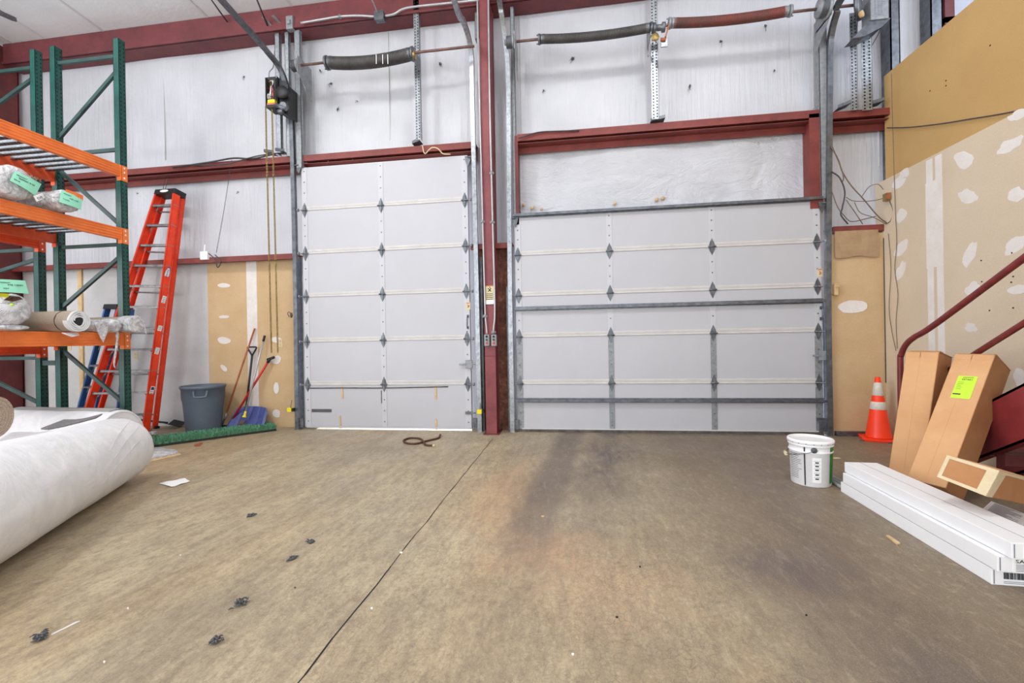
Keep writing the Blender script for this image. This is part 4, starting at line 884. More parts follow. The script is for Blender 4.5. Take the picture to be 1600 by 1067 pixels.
def rack(name, xf, xr, y1, y0, zf, zr, levels, label, front='orange', rear='orangeb', deck=True):
    root = thing(name, ((xf + xr) / 2, (y0 + y1) / 2, 0), label, 'pallet rack', 'pallet racks')
    for y in (y1, y0):
        upright(root, xf, y, zf, '+x'); upright(root, xr, y, zr, '+x')
        zs = BR
        for z in zs:
            m = M(); m.bar((xr, y, z), (xf, y, z), .03, .04); part('horizontal_brace', m, 'greend', root)
        for z0, z1, rev in DG:
            m = M(); a, b = (xr, y + .0, z0), (xf, y + .0, z1)
            if rev: a, b = (xf, y, z0), (xr, y, z1)
            m.bar(a, b, .03, .04); part('diagonal_brace', m, 'greend', root)
    for (zt, ztr, h) in levels:
        beam(root, xf - .012, y0 + .04, y1 - .04, zt, h, front, 1)
        beam(root, xr + .012, y0 + .04, y1 - .04, ztr, h, rear, -1)
        if deck:
            m = M(); n = 22; ys = [y0 + .12 + (y1 - y0 - .24) * k / (n - 1) for k in range(n)]
            for y in ys:
                m.mi = 0; m.box((xr + .01, y - .022, zt - .034), (xf - .02, y + .022, zt - .03)); m.box((xr + .01, y - .022, zt - .034), (xf - .02, y - .019, zt - .002)); m.box((xr + .01, y + .019, zt - .034), (xf - .02, y + .022, zt - .002))
                m.mi = 1
                for q in range(18):
                    x = xr + .05 + (xf - xr - .1) * q / 18; m.quad((x, y - .012, zt - .0345), (x + .025, y - .012, zt - .0345), (x + .025, y + .012, zt - .0345), (x, y + .012, zt - .0345))
            part('slatted_deck', m, ['galv', 'black'], root)
    return root
Z3, Z2, Z1 = 3.358, 2.607, 1.36
xF = ay(190, 300, YP).x; xR = ay(91, 300, YP).x; xB = ay(60, 300, YP).x
zpt = lambda px, py: ay(px, py, YP).z
BR = [zpt(110, 97), zpt(160, 236), zpt(150, 384)]
DG = [(zpt(104, 218), zpt(182, 108), False), (zpt(181, 355), zpt(104, 262), True), (zpt(120, 482), zpt(183, 398), False), (zpt(172, 632), zpt(90, 545), True)]
ra = rack('pallet_rack', xF, xR, YP, 2.05, zpt(186, 63), zpt(88, 75), [(Z3, Z3, .135), (Z2, Z2, .135), (Z1, Z1, .15)], 'front green and orange pallet rack loaded with wrapped carpet rolls')
BR = [zpt(20, 110), zpt(20, 392), zpt(20, 560)]
DG = [(zpt(8, 185), zpt(52, 120), False), (zpt(36, 432), zpt(54, 404), False), (zpt(42, 632), zpt(0, 582), True)]
rb = rack('pallet_rack', xB, xB - .95, YP, 2.05, zpt(58, 80), zpt(58, 80), [(ay(55, 374, YP).z, ay(55, 374, YP).z, .12), (ay(55, 538, YP).z, ay(55, 538, YP).z, .12)], 'rear green and orange pallet rack standing back to back behind the front rack', deck=False, front='orangeb')
m = M(); z = zpt(75, 567); m.bar((xB + .04, YP, z), (xR - .04, YP, z), .05, .06); build('row_spacer', m, 'greend', None, 'short green spacer bar between the two rack rows', 'spacer')
# the rear rack carries a red-brown deck at its top level
# ------------------------------------------------------------------ goods on the rack
def wrinkle_roll(m, a, b, r, n=36, seg=14, amp=.03, seed=0., squash=1., r2=None, caps=.5):
    a, b = V(a), V(b); d = (b - a).normalized(); u = V((0, 0, 1)); s = d.cross(u).normalized(); u = s.cross(d); rings = []
    L = (b - a).length; ts = [0, .004, .015, .035] + [.05 + .9 * k / seg for k in range(seg + 1)] + [.965, .985, .996, 1]
    for t in ts:
        rr = r + ((r2 or r) - r) * t
        e = min(t, 1 - t); cap = math.sqrt(max(0., 1 - (1 - min(1, e / .045)) ** 2)) * caps + (1 - caps) if e < .045 else 1
        ring = []
        for k in range(n):
            an = 2 * math.pi * k / n
            w = 1 + amp * noise.noise(V((math.cos(an) * 2.2 + seed, math.sin(an) * 2.2, t * L * 2.5 + seed))) + amp * .5 * noise.noise(V((math.cos(an) * 6 + seed, math.sin(an) * 6, t * L * 5)))
            p = a.lerp(b, t) + (s * math.cos(an) * 1.0 + u * math.sin(an) * squash) * rr * cap * w
            ring.append(m.bm.verts.new(p))
        rings.append(ring)
    for A, B in zip(rings, rings[1:]):
        for k in range(n):
            f = m.face([A[k], A[(k + 1) % n], B[(k + 1) % n], B[k]]); f.smooth = True
    m.face(rings[0][::-1]); m.face(rings[-1]); return m
def spiral_end(m, c, d, r, turns=5, r0=.25, thick=.006, depth=.05, sq=1.0, wob=.05):
    c, d = V(c), V(d).normalized(); u = V((0, 0, 1)); s = d.cross(u).normalized(); u = s.cross(d); N = turns * 28; pr = None
    for i in range(N + 1):
        t = i / N; an = 2 * math.pi * turns * t; rr = r * (r0 + (1 - r0) * t) * (1 + wob * math.sin(3 * an / 1.0 + t * 4) * (1 - t))
        p = c + (s * math.cos(an) + u * math.sin(an) * sq) * rr; q = c + (s * math.cos(an) + u * math.sin(an) * sq) * (rr + thick)
        cur = [m.bm.verts.new(x) for x in (p, q, q + d * depth, p + d * depth)]
        if pr:
            for k in range(4): m.face([pr[k], pr[(k + 1) % 4], cur[(k + 1) % 4], cur[k]])
        pr = cur
    return m
def tag_sheet(root, x, pix, lines, mat='mint', name='tag'):
    tl, tr, br, bl = [ax(p[0], p[1], x + (p[2] if len(p) > 2 else 0)) for p in pix]
    u = tr - tl; v = tl - bl; w, h = u.length, v.length; u = u.normalized(); v = v.normalized(); nrm = u.cross(v).normalized(); nrm = nrm if nrm.x > 0 else -nrm
    m = M(); N = 6; bow = lambda f: nrm * (.010 * math.sin(f * math.pi))
    for k in range(N):
        f0, f1 = k / N, (k + 1) / N; m.hexa([bl.lerp(br, f0) + bow(f0), bl.lerp(br, f1) + bow(f1), bl.lerp(br, f1) + bow(f1) - nrm * .0015, bl.lerp(br, f0) + bow(f0) - nrm * .0015, tl.lerp(tr, f0) + bow(f0), tl.lerp(tr, f1) + bow(f1), tl.lerp(tr, f1) + bow(f1) - nrm * .0015, tl.lerp(tr, f0) + bow(f0) - nrm * .0015])
    t = part(name, m, mat, root); c = (tl + tr + bl + br) / 4
    for k, (s_, sz, dx, dy, ft) in enumerate(lines):
        text('tag_lettering', s_, sz, c + u * (dx * w) + v * (dy * h) + nrm * .0112, u, v, 'ink', t, fit=ft * w)
    return t
bx_ = xF + .045   # front face of the beams
# level 2: two wrapped rolls
def roll_thing(name, a, b, r, mat, lab, cat='carpet roll', grp=None, **k):
    rt = thing(name, (V(a) + V(b)) / 2 - V((0, 0, r)), lab, cat, grp); m = M(); wrinkle_roll(m, a, b, r, **k); part('wrapped_body', m, mat, rt); return rt
pA = ay(38, 287, 3.66 + .0); 
def on_level(px, z, x): # point on a level at plane x through pixel column
    return ax(px, 400, x).y
yA = ax(33, 292, -5.15).y; rA = .165
rtA = roll_thing('wrapped_roll', V((-5.17, yA, Z2 + rA * .98)), V((-6.2, yA, Z2 + rA * .98)), rA, 'wrapc', 'larger plastic wrapped roll end with mint tag on the second rack shelf', amp=.10, seed=2, squash=.92, r2=.15)
tag_sheet(rtA, -5.135, ((23.4, 267, -.03), (64.7, 287.5, -.03), (55.5, 306), (15.5, 282)), [('REMNANT', .016, -.42, .22, .4), ('3600065 X 20', .026, -.30, .0, .6), ('BEIGE', .016, -.42, -.25, .22)])
tag_sheet(rtA, -5.14, ((52, 306), (66, 301), (70, 309), (57, 315)), [('DE', .03, -.35, -.3, .6)], 'paper', 'label')
p0_, p1_ = ax(37, 271, -5.13), ax(64, 285, -5.13); text('marker_writing', 'SCRAPS', .045, p0_, p1_ - p0_, V((-.1, 0, 1)), 'orangeink', rtA, fit=(p1_ - p0_).length)
yB = ax(108, 315, -5.17).y; rB = .128
rtB = roll_thing('wrapped_roll', V((-5.16, yB, Z2 + rB * .85)), V((-6.2, yB, Z2 + rB * .85)), rB, 'wrapc', 'smaller crinkled plastic wrapped roll end with mint tag on the second rack shelf', amp=.16, seed=5, squash=.85)
tag_sheet(rtB, -5.12, ((95.6, 297, -.03), (129, 311, -.03), (126.6, 328), (92.3, 315.6)), [('REMNANT', .015, -.40, .24, .35), ('4 BY 9 FT', .022, -.12, .0, .42), ('TAUPE', .014, -.40, -.2, .3)])
tag_sheet(rtB, -5.15, ((103, 295.5), (130, 305.5), (130, 314), (103, 303)), [], 'orange', 'orange_label')
# level 1: knotted bag roll, flat pad, beige roll, clear roll, beige wrapped roll
yC = ax(20, 470, -5.14).y; rC = .145
rtC = roll_thing('wrapped_roll', V((-5.10, yC, Z1 + .05 + rC)), V((-6.3, yC, Z1 + .05 + rC)), rC, 'wrapc', 'clear bagged roll with knotted end and mint tag on the lowest rack shelf', amp=.08, seed=9)
m = M(); c = ax(17, 476, -5.09); 
for k in range(22):
    an = math.pi * (1 + (k + .5) / 22) + (0 if k % 2 else .02); e = c + V((-.02, math.cos(an) * .115, math.sin(an) * .10)); m.tube([c + V((.012, 0, 0)), c.lerp(e, .5) + V((.012, 0, 0)), e], [.004, .0055, .003], 5)
part('gathered_plastic', m, 'wrap', rtC)
m = M(); m.lathe(c + V((.012, 0, .0)), [(.0, -.014), (.012, -.008), (.014, 0), (.012, .008), (0, .014)], 10); part('tie', m, 'lime', rtC, 'bright green tie')
m = M(); cc = ax(20, 466, -5.085); m.prism([cc + V((0, -.06, -.02)), cc + V((0, -.02, .022)), cc + V((0, .05, .02)), cc + V((0, .075, .0)), cc + V((0, .0, -.03))], (-.006, 0, 0)); m.tube(arc([cc + V((.005, -.03, -.01)), cc + V((.01, -.015, .012)), cc + V((.005, .0, -.01))], 3), .006, 6); part('end_sticker', m, 'rope', rtC, 'dark brown sticker')
m = M(); cc = ax(6, 461, -5.085); m.box(cc + V((-.006, -.05, -.018)), cc + V((0, .035, .016))); part('yellow_sticker', m, 'yellow', rtC, 'yellow sticker')
tag_sheet(rtC, -5.045, ((-14, 436, -.03), (39.5, 438.5, -.03), (45, 459), (-12, 456)), [('REMNANT', .014, -.3, .22, .3), ('PYE 128001', .022, -.08, .02, .45), ('SIZE 9', .014, -.22, -.24, .16)])
yP_ = ax(22, 508, -5.15).y
m = M(); wrinkle_roll(m, (-5.12, yP_ - .0, Z1 + .03), (-6.25, yP_ - .0, Z1 + .03), .028, amp=.08, squash=1., seed=3)
for v in m.bm.verts: v.co.y = yP_ + (v.co.y - yP_) * 4.4
build('foam_pad', m, 'wrapc', None, 'flat bagged pad under the knotted clear roll on the lowest rack shelf', 'pad')
def beige_roll(pxc, r, xe, lab, plastic, z0=Z1, seed=1, y=None):
    y = y or ax(pxc, 500, xe).y; rt = thing('carpet_roll', (-5.6, y, z0), lab, 'carpet roll', 'beige carpet rolls on the lowest shelf')
    m = M(); wrinkle_roll(m, (xe, y, z0 + r), (-6.2, y, z0 + r), r, amp=.03, caps=.12, seed=seed); part('rolled_carpet', m, 'carpet', rt)
    return rt, V((xe, y, z0 + r))
rt, e = beige_roll(122, .106, -5.02, 'beige carpet roll with white spiral end beside the knotted bag', False)
m = M(); spiral_end(m, e + V((.014, 0, 0)), (1, 0, 0), .102, 4, .35, .012, -.05, 1, .10); part('spiral_end', m, 'wrap', rt, 'white spiral of the rolled backing')
m = M(); m.lathe(e + V((.004, 0, 0)), [(.0, 0), (.075, .0), (.075, .002)], 20, (1, 0, 0)); part('dark_core', m, 'blackp', rt)
m = M(); m.tube([e + V((-.14, 0, 0)), e + V((-.148, 0, 0))], .1085, 36); part('band', m, 'rope', rt)
yD = 4.27; rtD = roll_thing('wrapped_roll', V((-5.06, yD, Z1 + .075)), V((-6.2, yD, Z1 + .075)), .075, 'wrapc', 'small clear plastic wrapped roll between the two beige carpet rolls', amp=.2, seed=12)
m = M(); c = ax(158, 512, -5.05); g = [c + V((0, -.07, .05)), c + V((.01, .0, .07)), c + V((0, .075, .05)), c + V((.015, .05, -.05)), c + V((.02, .0, -.16)), c + V((.01, -.045, -.05))]; m.prism(g, (.004, 0, 0)); part('plastic_flap', m, 'wrapc', rtD)
rt, e = beige_roll(208, .092, ay(213, 500, 4.445).x, 'beige carpet roll with crumpled clear plastic end nearest the rack post', True, seed=4, y=4.445)
m = M(); wrinkle_roll(m, e + V((.01, 0, 0)), e + V((-.16, 0, 0)), .099, amp=.14, seed=8); part('plastic_end', m, 'wrapc', rt, 'crumpled clear plastic')
m = M(); c0 = ax(187, 495, -5.0); m.tube(arc([e + V((-.17, -.05, .07)), e + V((-.15, -.09, .0)), e + V((-.14, -.10, -.14)), e + V((-.13, -.12, -.26)), e + V((-.14, -.14, -.44)), e + V((-.13, -.14, -.5))], 4), [.012, .014, .012, .016, .013, .015, .011, .014, .016, .012, .010, .013, .012, .010, .012, .009, .010, .008, .008, .006, .004], 6); part('plastic_strip', m, 'wrapc', rt, 'strip of plastic hanging down')
m = M(); m.tube(arc([e + V((.01, .06, .05)), e + V((.02, .075, .0)), e + V((.02, .09, -.08)), e + V((.02, .10, -.11))], 4), .005, 5); part('plastic_tail', m, 'wrapc', rt)
m = M(); c = ax(112, 523, -5.10); m.prism([c + V((0, -.09, .02)), c + V((0, .06, .02)), c + V((.04, .04, .0)), c + V((.045, -.03, -.02))], (.0, 0, -.004)); build('plastic_scrap', m, 'wrap', None, 'torn plastic scrap under the beige roll on the orange beam', 'plastic scrap')
# ------------------------------------------------------------------ rolls on the floor
a = V((-4.03, 3.41, .282)); b = V((-2.75, 1.05, .352))
rt = thing('wrapped_roll', (-3.4, 2.3, 0), 'huge white plastic wrapped roll lying in the left foreground', 'wrapped roll')
m = M(); wrinkle_roll(m, a, b, .28, n=72, seg=60, amp=.022, seed=21, r2=.352, caps=.45); part('white_wrap', m, 'wrap', rt)
d_ = (b - a).normalized(); n_ = V((-d_.y, d_.x, 0))
m = M()
for k in range(9):   # tension folds in the film
    t0 = .40 - .02 * (k % 3) - .012 * k; an0 = math.radians(-14 + k * 6.5); pts = []
    for q in range(9):
        t = t0 - q * (.022 + .004 * (k % 3)); an = an0 + q * math.radians(3.6); rr = .282 + .07 * t + .002
        pts.append(a.lerp(b, t) + (V((.875, .485, 0)) * math.cos(an) + V((0, 0, 1)) * math.sin(an)) * rr)
    m.tube(pts, [.0004] + [.0016] * 7 + [.0004], 5)
part('film_folds', m, 'wrap', rt)
rt = thing('wrapped_roll', (-4.9, 4.2, 0), 'white wrapped roll with grey torn top lying behind the huge white roll', 'wrapped roll')
a2 = V((-4.80, 4.07, .262)); b2 = V((-6.3, 4.16, .265))
m = M(); wrinkle_roll(m, a2, b2, .262, n=48, seg=30, amp=.02, seed=31, caps=.25); part('white_wrap', m, 'wrap', rt)
m = M()
for t in range(20):
    t0, t1 = .02 + t * .046, .02 + (t + 1) * .046
    for k in range(5):
        A = [math.radians(q) for q in (72 + k * 7, 79 + k * 7)]; uu = V((.07, 1, 0)).normalized()
        f = lambda tt, an: a2.lerp(b2, tt) + (-uu * math.cos(an) + V((0, 0, 1)) * math.sin(an)) * (.268 + .004 * noise.noise(V((tt * 9, an * 3, 0))))
        m.quad(f(t0, A[0]), f(t1, A[0]), f(t1, A[1]), f(t0, A[1]))
part('grey_cover', m, 'greyfelt', rt, 'grey underlay cover')
m = M(); pts = []
for px, py in ((64, 671), (82, 664), (100, 657), (118, 657), (133, 655), (160, 648), (150, 654), (128, 660), (100, 667), (76, 672)):
    pts.append(az(px, py, .505))
m.prism(pts, (0, 0, .012)); part('torn_patch', m, 'torn', rt, 'dark grey torn plastic patch')
m = M(); spiral_end(m, a2 + V((.005, 0, 0)), (1, 0, 0), .25, 5, .45, .012, -.05); part('spiral_end', m, 'wrap', rt)
# white drape bridging both rolls
m = M(); rows = []
for i in range(25):
    t = i / 24; row = []
    for j in range(9):
        s_ = j / 8
        p0 = a.lerp(b, .06 + .62 * t) + V((-.24, -.13, .19 + .03 * t)); p1 = V((-4.4 - 1.25 * t * 0 - .9 * t, 3.95 - .25 * t - .9 * t * (0), .40))
        p0 = a.lerp(b, .05 + .60 * t) + (V((-.875, -.485, 0)) * math.cos(math.radians(65)) + V((0, 0, 1)) * math.sin(math.radians(65))) * (.285 + .04 * t)
        p1 = V((-4.70 - .7 * t, 3.84 - .30 * t, .36 + .02 * t))
        p = p0.lerp(p1, s_) + V((0, 0, -.05 * math.sin(math.pi * s_) + .014 * noise.noise(V((t * 6, s_ * 3, 2)))))
        row.append(m.bm.verts.new(p))
    rows.append(row)
for i in range(24):
    for j in range(8):
        f = m.face([rows[i][j], rows[i][j + 1], rows[i + 1][j + 1], rows[i + 1][j]]); f.smooth = True
build('plastic_sheet', m, 'wrap', None, 'white plastic sheet sagging between the two white floor rolls', 'plastic sheet')
# brown shag roll resting on top
c = ay(-8, 651, 2.72); r_ = .150; d_ = V((-.94, -.34, 0)).normalized()
rt = thing('shag_carpet_roll', c - V((0, 0, r_)), 'beige shag carpet roll end at the left edge on top of the white rolls', 'carpet roll')
m = M(); wrinkle_roll(m, c, c + d_ * 1.3, r_, n=40, amp=.03, seed=44, caps=.08); part('rolled_carpet', m, 'shag', rt)
m = M(); spiral_end(m, c - d_ * .004, -d_, r_ * .97, 5, .15, .022, -.03, 1, .02); part('spiral_end', m, 'shag', rt)
m = M(); m.lathe(c + d_ * .02, [(r_ + .003, 0), (r_ + .007, .01), (r_ + .003, .03)], 40, d_); part('white_edge', m, 'wrap', rt, 'white backing edge')
# ------------------------------------------------------------------ ladders
def rail(m, a, b, wu, wv, u, v):   # C-channel rail along a->b with width wu (along u) and depth wv
    a, b, u, v = V(a), V(b), V(u), V(v)
    m.obox(a - u * wu / 2, u * wu, v * .006, b - a); m.obox(a - u * wu / 2, u * .006, v * wv, b - a); m.obox(a + u * (wu / 2 - .006), u * .006, v * wv, b - a)
def stepladder(name, base, label, TLf, TRf, BLf, BRf, TLr, TRr, BLr, BRr, nsteps, mat, cap, railw):
    rt = thing(name, base, label, 'ladder')
    tl, tr, bl, br, tlr, trr, blr, brr = [V(q) for q in (TLf, TRf, BLf, BRf, TLr, TRr, BLr, BRr)]
    lat = (tr - tl).normalized(); ln = (tl - bl).normalized(); fwd = lat.cross(ln).normalized()
    if fwd.y > 0: fwd = -fwd
    for a, b, nm in ((bl, tl, 'front_rail'), (br, tr, 'front_rail'), (blr, tlr, 'rear_rail'), (brr, trr, 'rear_rail')):
        m = M(); w = railw if nm == 'front_rail' else railw * .75; s = 1 if a in (bl, blr) else -1
        rail(m, a, b, w, .032, -fwd.cross(ln).cross(ln).normalized() * 1 if False else fwd, lat * s); p = part(nm, m, mat, rt)
        m = M(); m.obox(a - fwd * w / 2 - lat * .02 - ln * .0, fwd * w, lat * .05, ln * .04); part('foot', m, 'blackp', p)
    for k in range(nsteps):
        t = (k + 1) / (nsteps + .55); a, b = bl.lerp(tl, t), br.lerp(tr, t); m = M(); m.obox(a - fwd * -.035, b - a, fwd * -.085, V((0, 0, -.008))); m.obox(a + fwd * .035, b - a, fwd * -.006, V((0, 0, -.03))); 
        part('step', m, 'alu', rt)
        m = M(); q = (b - a).normalized(); m.tube([a + q * .02 - V((0, 0, .10)), a + q * .10 - V((0, 0, .01))], .007, 5); part('step_brace', m, 'alu', rt); m = M(); m.tube([b - q * .02 - V((0, 0, .10)), b - q * .10 - V((0, 0, .01))], .007, 5); part('step_brace', m, 'alu', rt)
    for k in range(0, nsteps, 2):
        t = (k + .7) / (nsteps + .55); m = M(); m.tube([blr.lerp(tlr, t), brr.lerp(trr, t)], .012, 6); part('rear_cross_bar', m, 'alu', rt)
    m = M(); o = tl - lat * .005 + fwd * .05; m.obox(o - ln * .01, (tr - tl) + lat * .01, -fwd * .165, ln * .075); c = part('top_cap', m, cap, rt, bevel=.008)
    return rt, fwd, lat, ln
# tall orange ladder, folded and leaning back on the girt
TLf = ay(246, 305, 5.60); TRf = ay(277, 303, 5.52); BRf = az(228, 680); BLf = BRf + V((-.80, -.20, 0))
TLr = ay(255, 305, 5.74); TRr = ay(287, 305, 5.66); BRr = az(246, 669) - V((0, .03, 0)); BLr = BRr + (BLf - BRf) * 1.0
rt, fwd, lat, ln = stepladder('stepladder', (BLf + BRf) / 2, 'tall orange fibreglass stepladder folded against the wall beside the rack', TLf, TRf, BLf, BRf, TLr, TRr, BLr, BRr, 11, 'ladder', 'blackp', .085)
def on_rail(t, px_off=0): return BRf.lerp(TRf, t) + fwd * .0 + lat * .0
# find outward face of right rail for stickers
out = lat
def sticker(t, w, h, mat, name='sticker'):
    c = BRf.lerp(TRf, t) + lat * .0015; m = M(); m.obox(c - fwd * w / 2 - ln * h / 2, fwd * w, ln * h, lat * .002); return part(name, m, mat, rt), c
for t, w, h in ((.545, .05, .13), (.43, .05, .075), (.335, .05, .11), (.175, .05, .13)):
    s_, c = sticker(t, w, h, 'paper')
    m = M()
    for k in range(4): m.obox(c - fwd * (w * .35) + ln * (h * (.3 - k * .18)) + lat * .002, fwd * w * .7, ln * h * .05, lat * .001)
    part('sticker_print', m, 'inkg', s_)
    if t == .175:
        m = M(); m.obox(c + ln * .02 - fwd * .018 + lat * .002, fwd * .036, ln * .035, lat * .0012); part('blue_block', m, 'blueink', s_)
c = BRf.lerp(TRf, .655) + lat * .0015; m = M()
m.prism([c + fwd * math.cos(q) * .032 + ln * math.sin(q) * .105 for q in [2 * math.pi * k / 20 for k in range(20)]], lat * .0015); s_ = part('logo_badge', m, 'paper', rt, 'white oval maker badge')
m = M()
for k in range(20): 
    q0, q1 = 2 * math.pi * k / 20, 2 * math.pi * (k + 1) / 20; f = lambda q, g: c + lat * .002 + fwd * math.cos(q) * .032 * g + ln * math.sin(q) * .105 * g
    m.quad(f(q0, .88), f(q1, .88), f(q1, 1.02), f(q0, 1.02))
part('badge_ring', m, 'blueink', s_)
text('badge_lettering', 'WERNER', .034, c + lat * .0028 - ln * .075 + fwd * .012, ln, -fwd, 'blueink', s_, fit=.15)
cc = (TLf + TRf) / 2 + fwd * .0515 + ln * .028; m = M(); m.prism([cc + lat * math.cos(q) * .085 + ln * math.sin(q) * .02 for q in [2 * math.pi * k / 18 for k in range(18)]], fwd * .002); part('cap_badge', m, 'paper', rt, 'pale oval badge on the top cap')
# blue ladder behind
TLf = ay(167, 482, 5.45); TRf = ay(187, 482, 5.40); BLf = az(116, 668); BRf2 = az(146, 671)
rtb, f2, l2, n2 = stepladder('stepladder', (BLf + BRf2) / 2, 'shorter blue stepladder standing behind the rack post', TLf, TRf, BLf, BRf2, TLf + V((.03, .16, 0)), TRf + V((.03, .16, 0)), BLf + V((.10, .25, 0)), BRf2 + V((.10, .25, 0)), 5, 'blue', 'blackp', .07)
# ------------------------------------------------------------------ bin and tools
c = (az(280, 678) + az(339, 677)) / 2; c = V((c.x - .03, c.y + .13, 0)); root = thing('waste_bin', c, 'grey plastic waste bin standing against the back wall beside the tools', 'bin')
hb = .645; R0, R1 = .205, .258
def ribf(a_, h): return 1 + (.012 if (math.sin(a_ * 4) > .55) else 0) * (1 if .03 < h < hb * .68 else 0)
m = M(); m.lathe(c, [(R0 * .97, 0), (R0, .012), (R0 + (R1 - R0) * .3, hb * .32), (R0 + (R1 - R0) * .66, hb * .67), (R0 + (R1 - R0) * .70 + .008, hb * .72), (R1 * .985, hb * .93), (R1 * 1.02, hb * .935), (R1 * 1.05, hb * .97), (R1 * 1.04, hb), (R1 * .97, hb), (R1 * .95, hb * .9), (R0 * .9, .02)], 96, fn=ribf); part('body', m, 'can', root)
for an in (-.95, -.95 + math.pi):
    d1 = V((math.cos(an), math.sin(an), 0)); s1_ = V((-d1.y, d1.x, 0)); q = c + d1 * (R1 * 1.02) + V((0, 0, hb * .82)); m = M()
    m.tube(arc([q - s1_ * .075 + V((0, 0, .055)), q - s1_ * .068 + d1 * .03, q - s1_ * .05 + d1 * .045 + V((0, 0, -.02)), q + s1_ * .05 + d1 * .045 + V((0, 0, -.02)), q + s1_ * .068 + d1 * .03, q + s1_ * .075 + V((0, 0, .055))], 4), .012, 8); part('handle', m, 'can', root)
m = M(); cv = c + V((0, 0, 0))
for k in range(-2, 3):
    pass
m.lathe(c, [(R0 + .001, .02), (R0 + .004, .03), (R0 + .004, .05), (R0 + .001, .055)], 64, cap0=False, cap1=False); part('base_ring', m, 'can', root)
# broom with brown handle
def tool(name, base, label, cat='broom', grp='hand tools by the brown drywall'): return thing(name, base, label, cat, grp)
a, b = az(340, 672) + V((.05, 0, 0)), ay(398, 513, 5.77); g = a + (b - a) * .14
rt = tool('scraper_pole', a, 'long brown wooden pole with black scraper head leaning beside the bin', 'scraper')
m = M(); m.tube([g, b], .012, 8); part('handle', m, 'wood', rt)
m = M(); m.tube([a + (b - a) * .11, a + (b - a) * .165], .016, 8); part('ferrule', m, 'alu', rt)
m = M(); m.tube([a + V((0, 0, .02)), a + (b - a) * .12], .011, 8); m.obox(a + V((-.06, -.01, .0)), (.15, .05, 0), (.01, .02, 0), (0, 0, .035)); part('scraper_head', m, 'blackp', rt)
a = az(386, 668) + V((0, -.03, 0)); b = ay(394, 556, 5.74)
rt = tool('snow_shovel', a, 'blue snow shovel with black D grip leaning on the brown drywall', 'shovel')
m = M(); m.tube([a + V((0, .02, .28)), b], .014, 8); part('shaft', m, 'blackp', rt)
m = M(); m.tube(arc([b, b + V((-.03, 0, .05)), b + V((-.062, 0, .10)), b + V((-.06, 0, .125)), b + V((.06, 0, .125)), b + V((.062, 0, .10)), b + V((.03, 0, .05)), b], 4), .012, 8); part('d_grip', m, 'blackp', rt)
m = M(); L0, L1 = ay(357, 668, 5.60), ay(416, 664, 5.60); top = .28; rows = []
for j in range(9):
    t = j / 8; row = []
    for i in range(17):
        u = i / 16; x = L0.x + (L1.x - L0.x) * (u * (1 - .12 * t) + .06 * t); cv = .05 * (1 - (2 * u - 1) ** 2); y = 5.52 + .16 * t + cv * .8 + (.006 if i % 4 == 0 else 0)
        z = .01 + (top + .02 * (1 - (2 * u - 1) ** 2) - (.05 if i in (0, 16) else 0)) * t; row.append(m.bm.verts.new((x, y, z)))
    rows.append(row)
for j in range(8):
    for i in range(16): m.face([rows[j][i], rows[j][i + 1], rows[j + 1][i + 1], rows[j + 1][i]])
sh = part('blade', m, 'shovel', rt); so = sh.modifiers.new('solid', 'SOLIDIFY'); so.thickness = .006
a, b = az(378, 672) + V((0, -.02, 0)), ay(413, 527, 5.74)
rt = tool('corn_broom', a, 'silver pole broom with yellow collar leaning on the blue shovel', 'broom')
m = M(); m.tube([a + (b - a) * .16, b], .012, 8); part('handle', m, 'chrome', rt)
m = M(); m.tube([a + (b - a) * .955, b + (b - a) * .02], .016, 8); part('end_cap', m, 'blackp', rt)
m = M(); q = a + (b - a) * .18; m.lathe(q, [(.032, -.055), (.026, -.045), (.016, -.02), (.014, .03)], 14, (b - a)); part('collar', m, 'yellow', rt)
m = M(); q = a + (b - a) * .10
for k in range(90): m.tube([q + V((random.uniform(-.03, .03), random.uniform(-.01, .01), .0)), a + V((random.uniform(-.085, .06) - .03, random.uniform(-.03, .02), .004))], .0025, 4)
part('bristles', m, 'wire', rt)
a, b = ay(354, 668, 5.60), ay(421, 562, 5.74); a.z = 0
rt = tool('ice_scraper', a, 'red handled push tool with black grip crossing the blue shovel', 'scraper')
m = M(); m.tube([a + (b - a) * .14, b], .015, 8); part('handle', m, 'redh', rt)
m = M(); m.tube([b - (b - a) * .04, b + (b - a) * .02], .021, 8); m.tube([b + V((-.03, 0, -.0)), b + V((.075, 0, .035))], .020, 8); part('grip', m, 'blackp', rt)
m = M(); m.tube([a + V((0, 0, .01)), a + (b - a) * .15], .016, 8); m.obox(a + V((-.09, -.015, 0)), (.16, .0, 0), (0, .03, 0), (0.01, 0, .06)); part('tool_head', m, 'blackp', rt)
a, b = ay(206, 653.5, 5.30), ay(266, 660, 5.42); a = V((a.x, 5.25, a.z)); 
rt = tool('black_shovel', az(272, 670), 'black shovel lying low between the orange ladder and the bin', 'shovel')
b = az(262, 668) + V((0, .0, .07)); a = ay(200, 654, b.y - .1)
m = M(); m.tube([a, b], .014, 8); part('handle', m, 'blackp', rt)
m = M(); rows = []
for i in range(7):
    t = i / 6; row = []
    for j in range(7):
        s_ = j / 6 - .5; p = b + V((.02 + .20 * t, -.02 + s_ * .22, -.06 + .05 * abs(s_) * 2 + .04 * (1 - t))); row.append(m.bm.verts.new(p))
    rows.append(row)
for i in range(6):
    for j in range(6): m.face([rows[i][j], rows[i + 1][j], rows[i + 1][j + 1], rows[i][j + 1]])
o = part('scoop', m, 'blackp', rt); so = o.modifiers.new('solid', 'SOLIDIFY'); so.thickness = .006
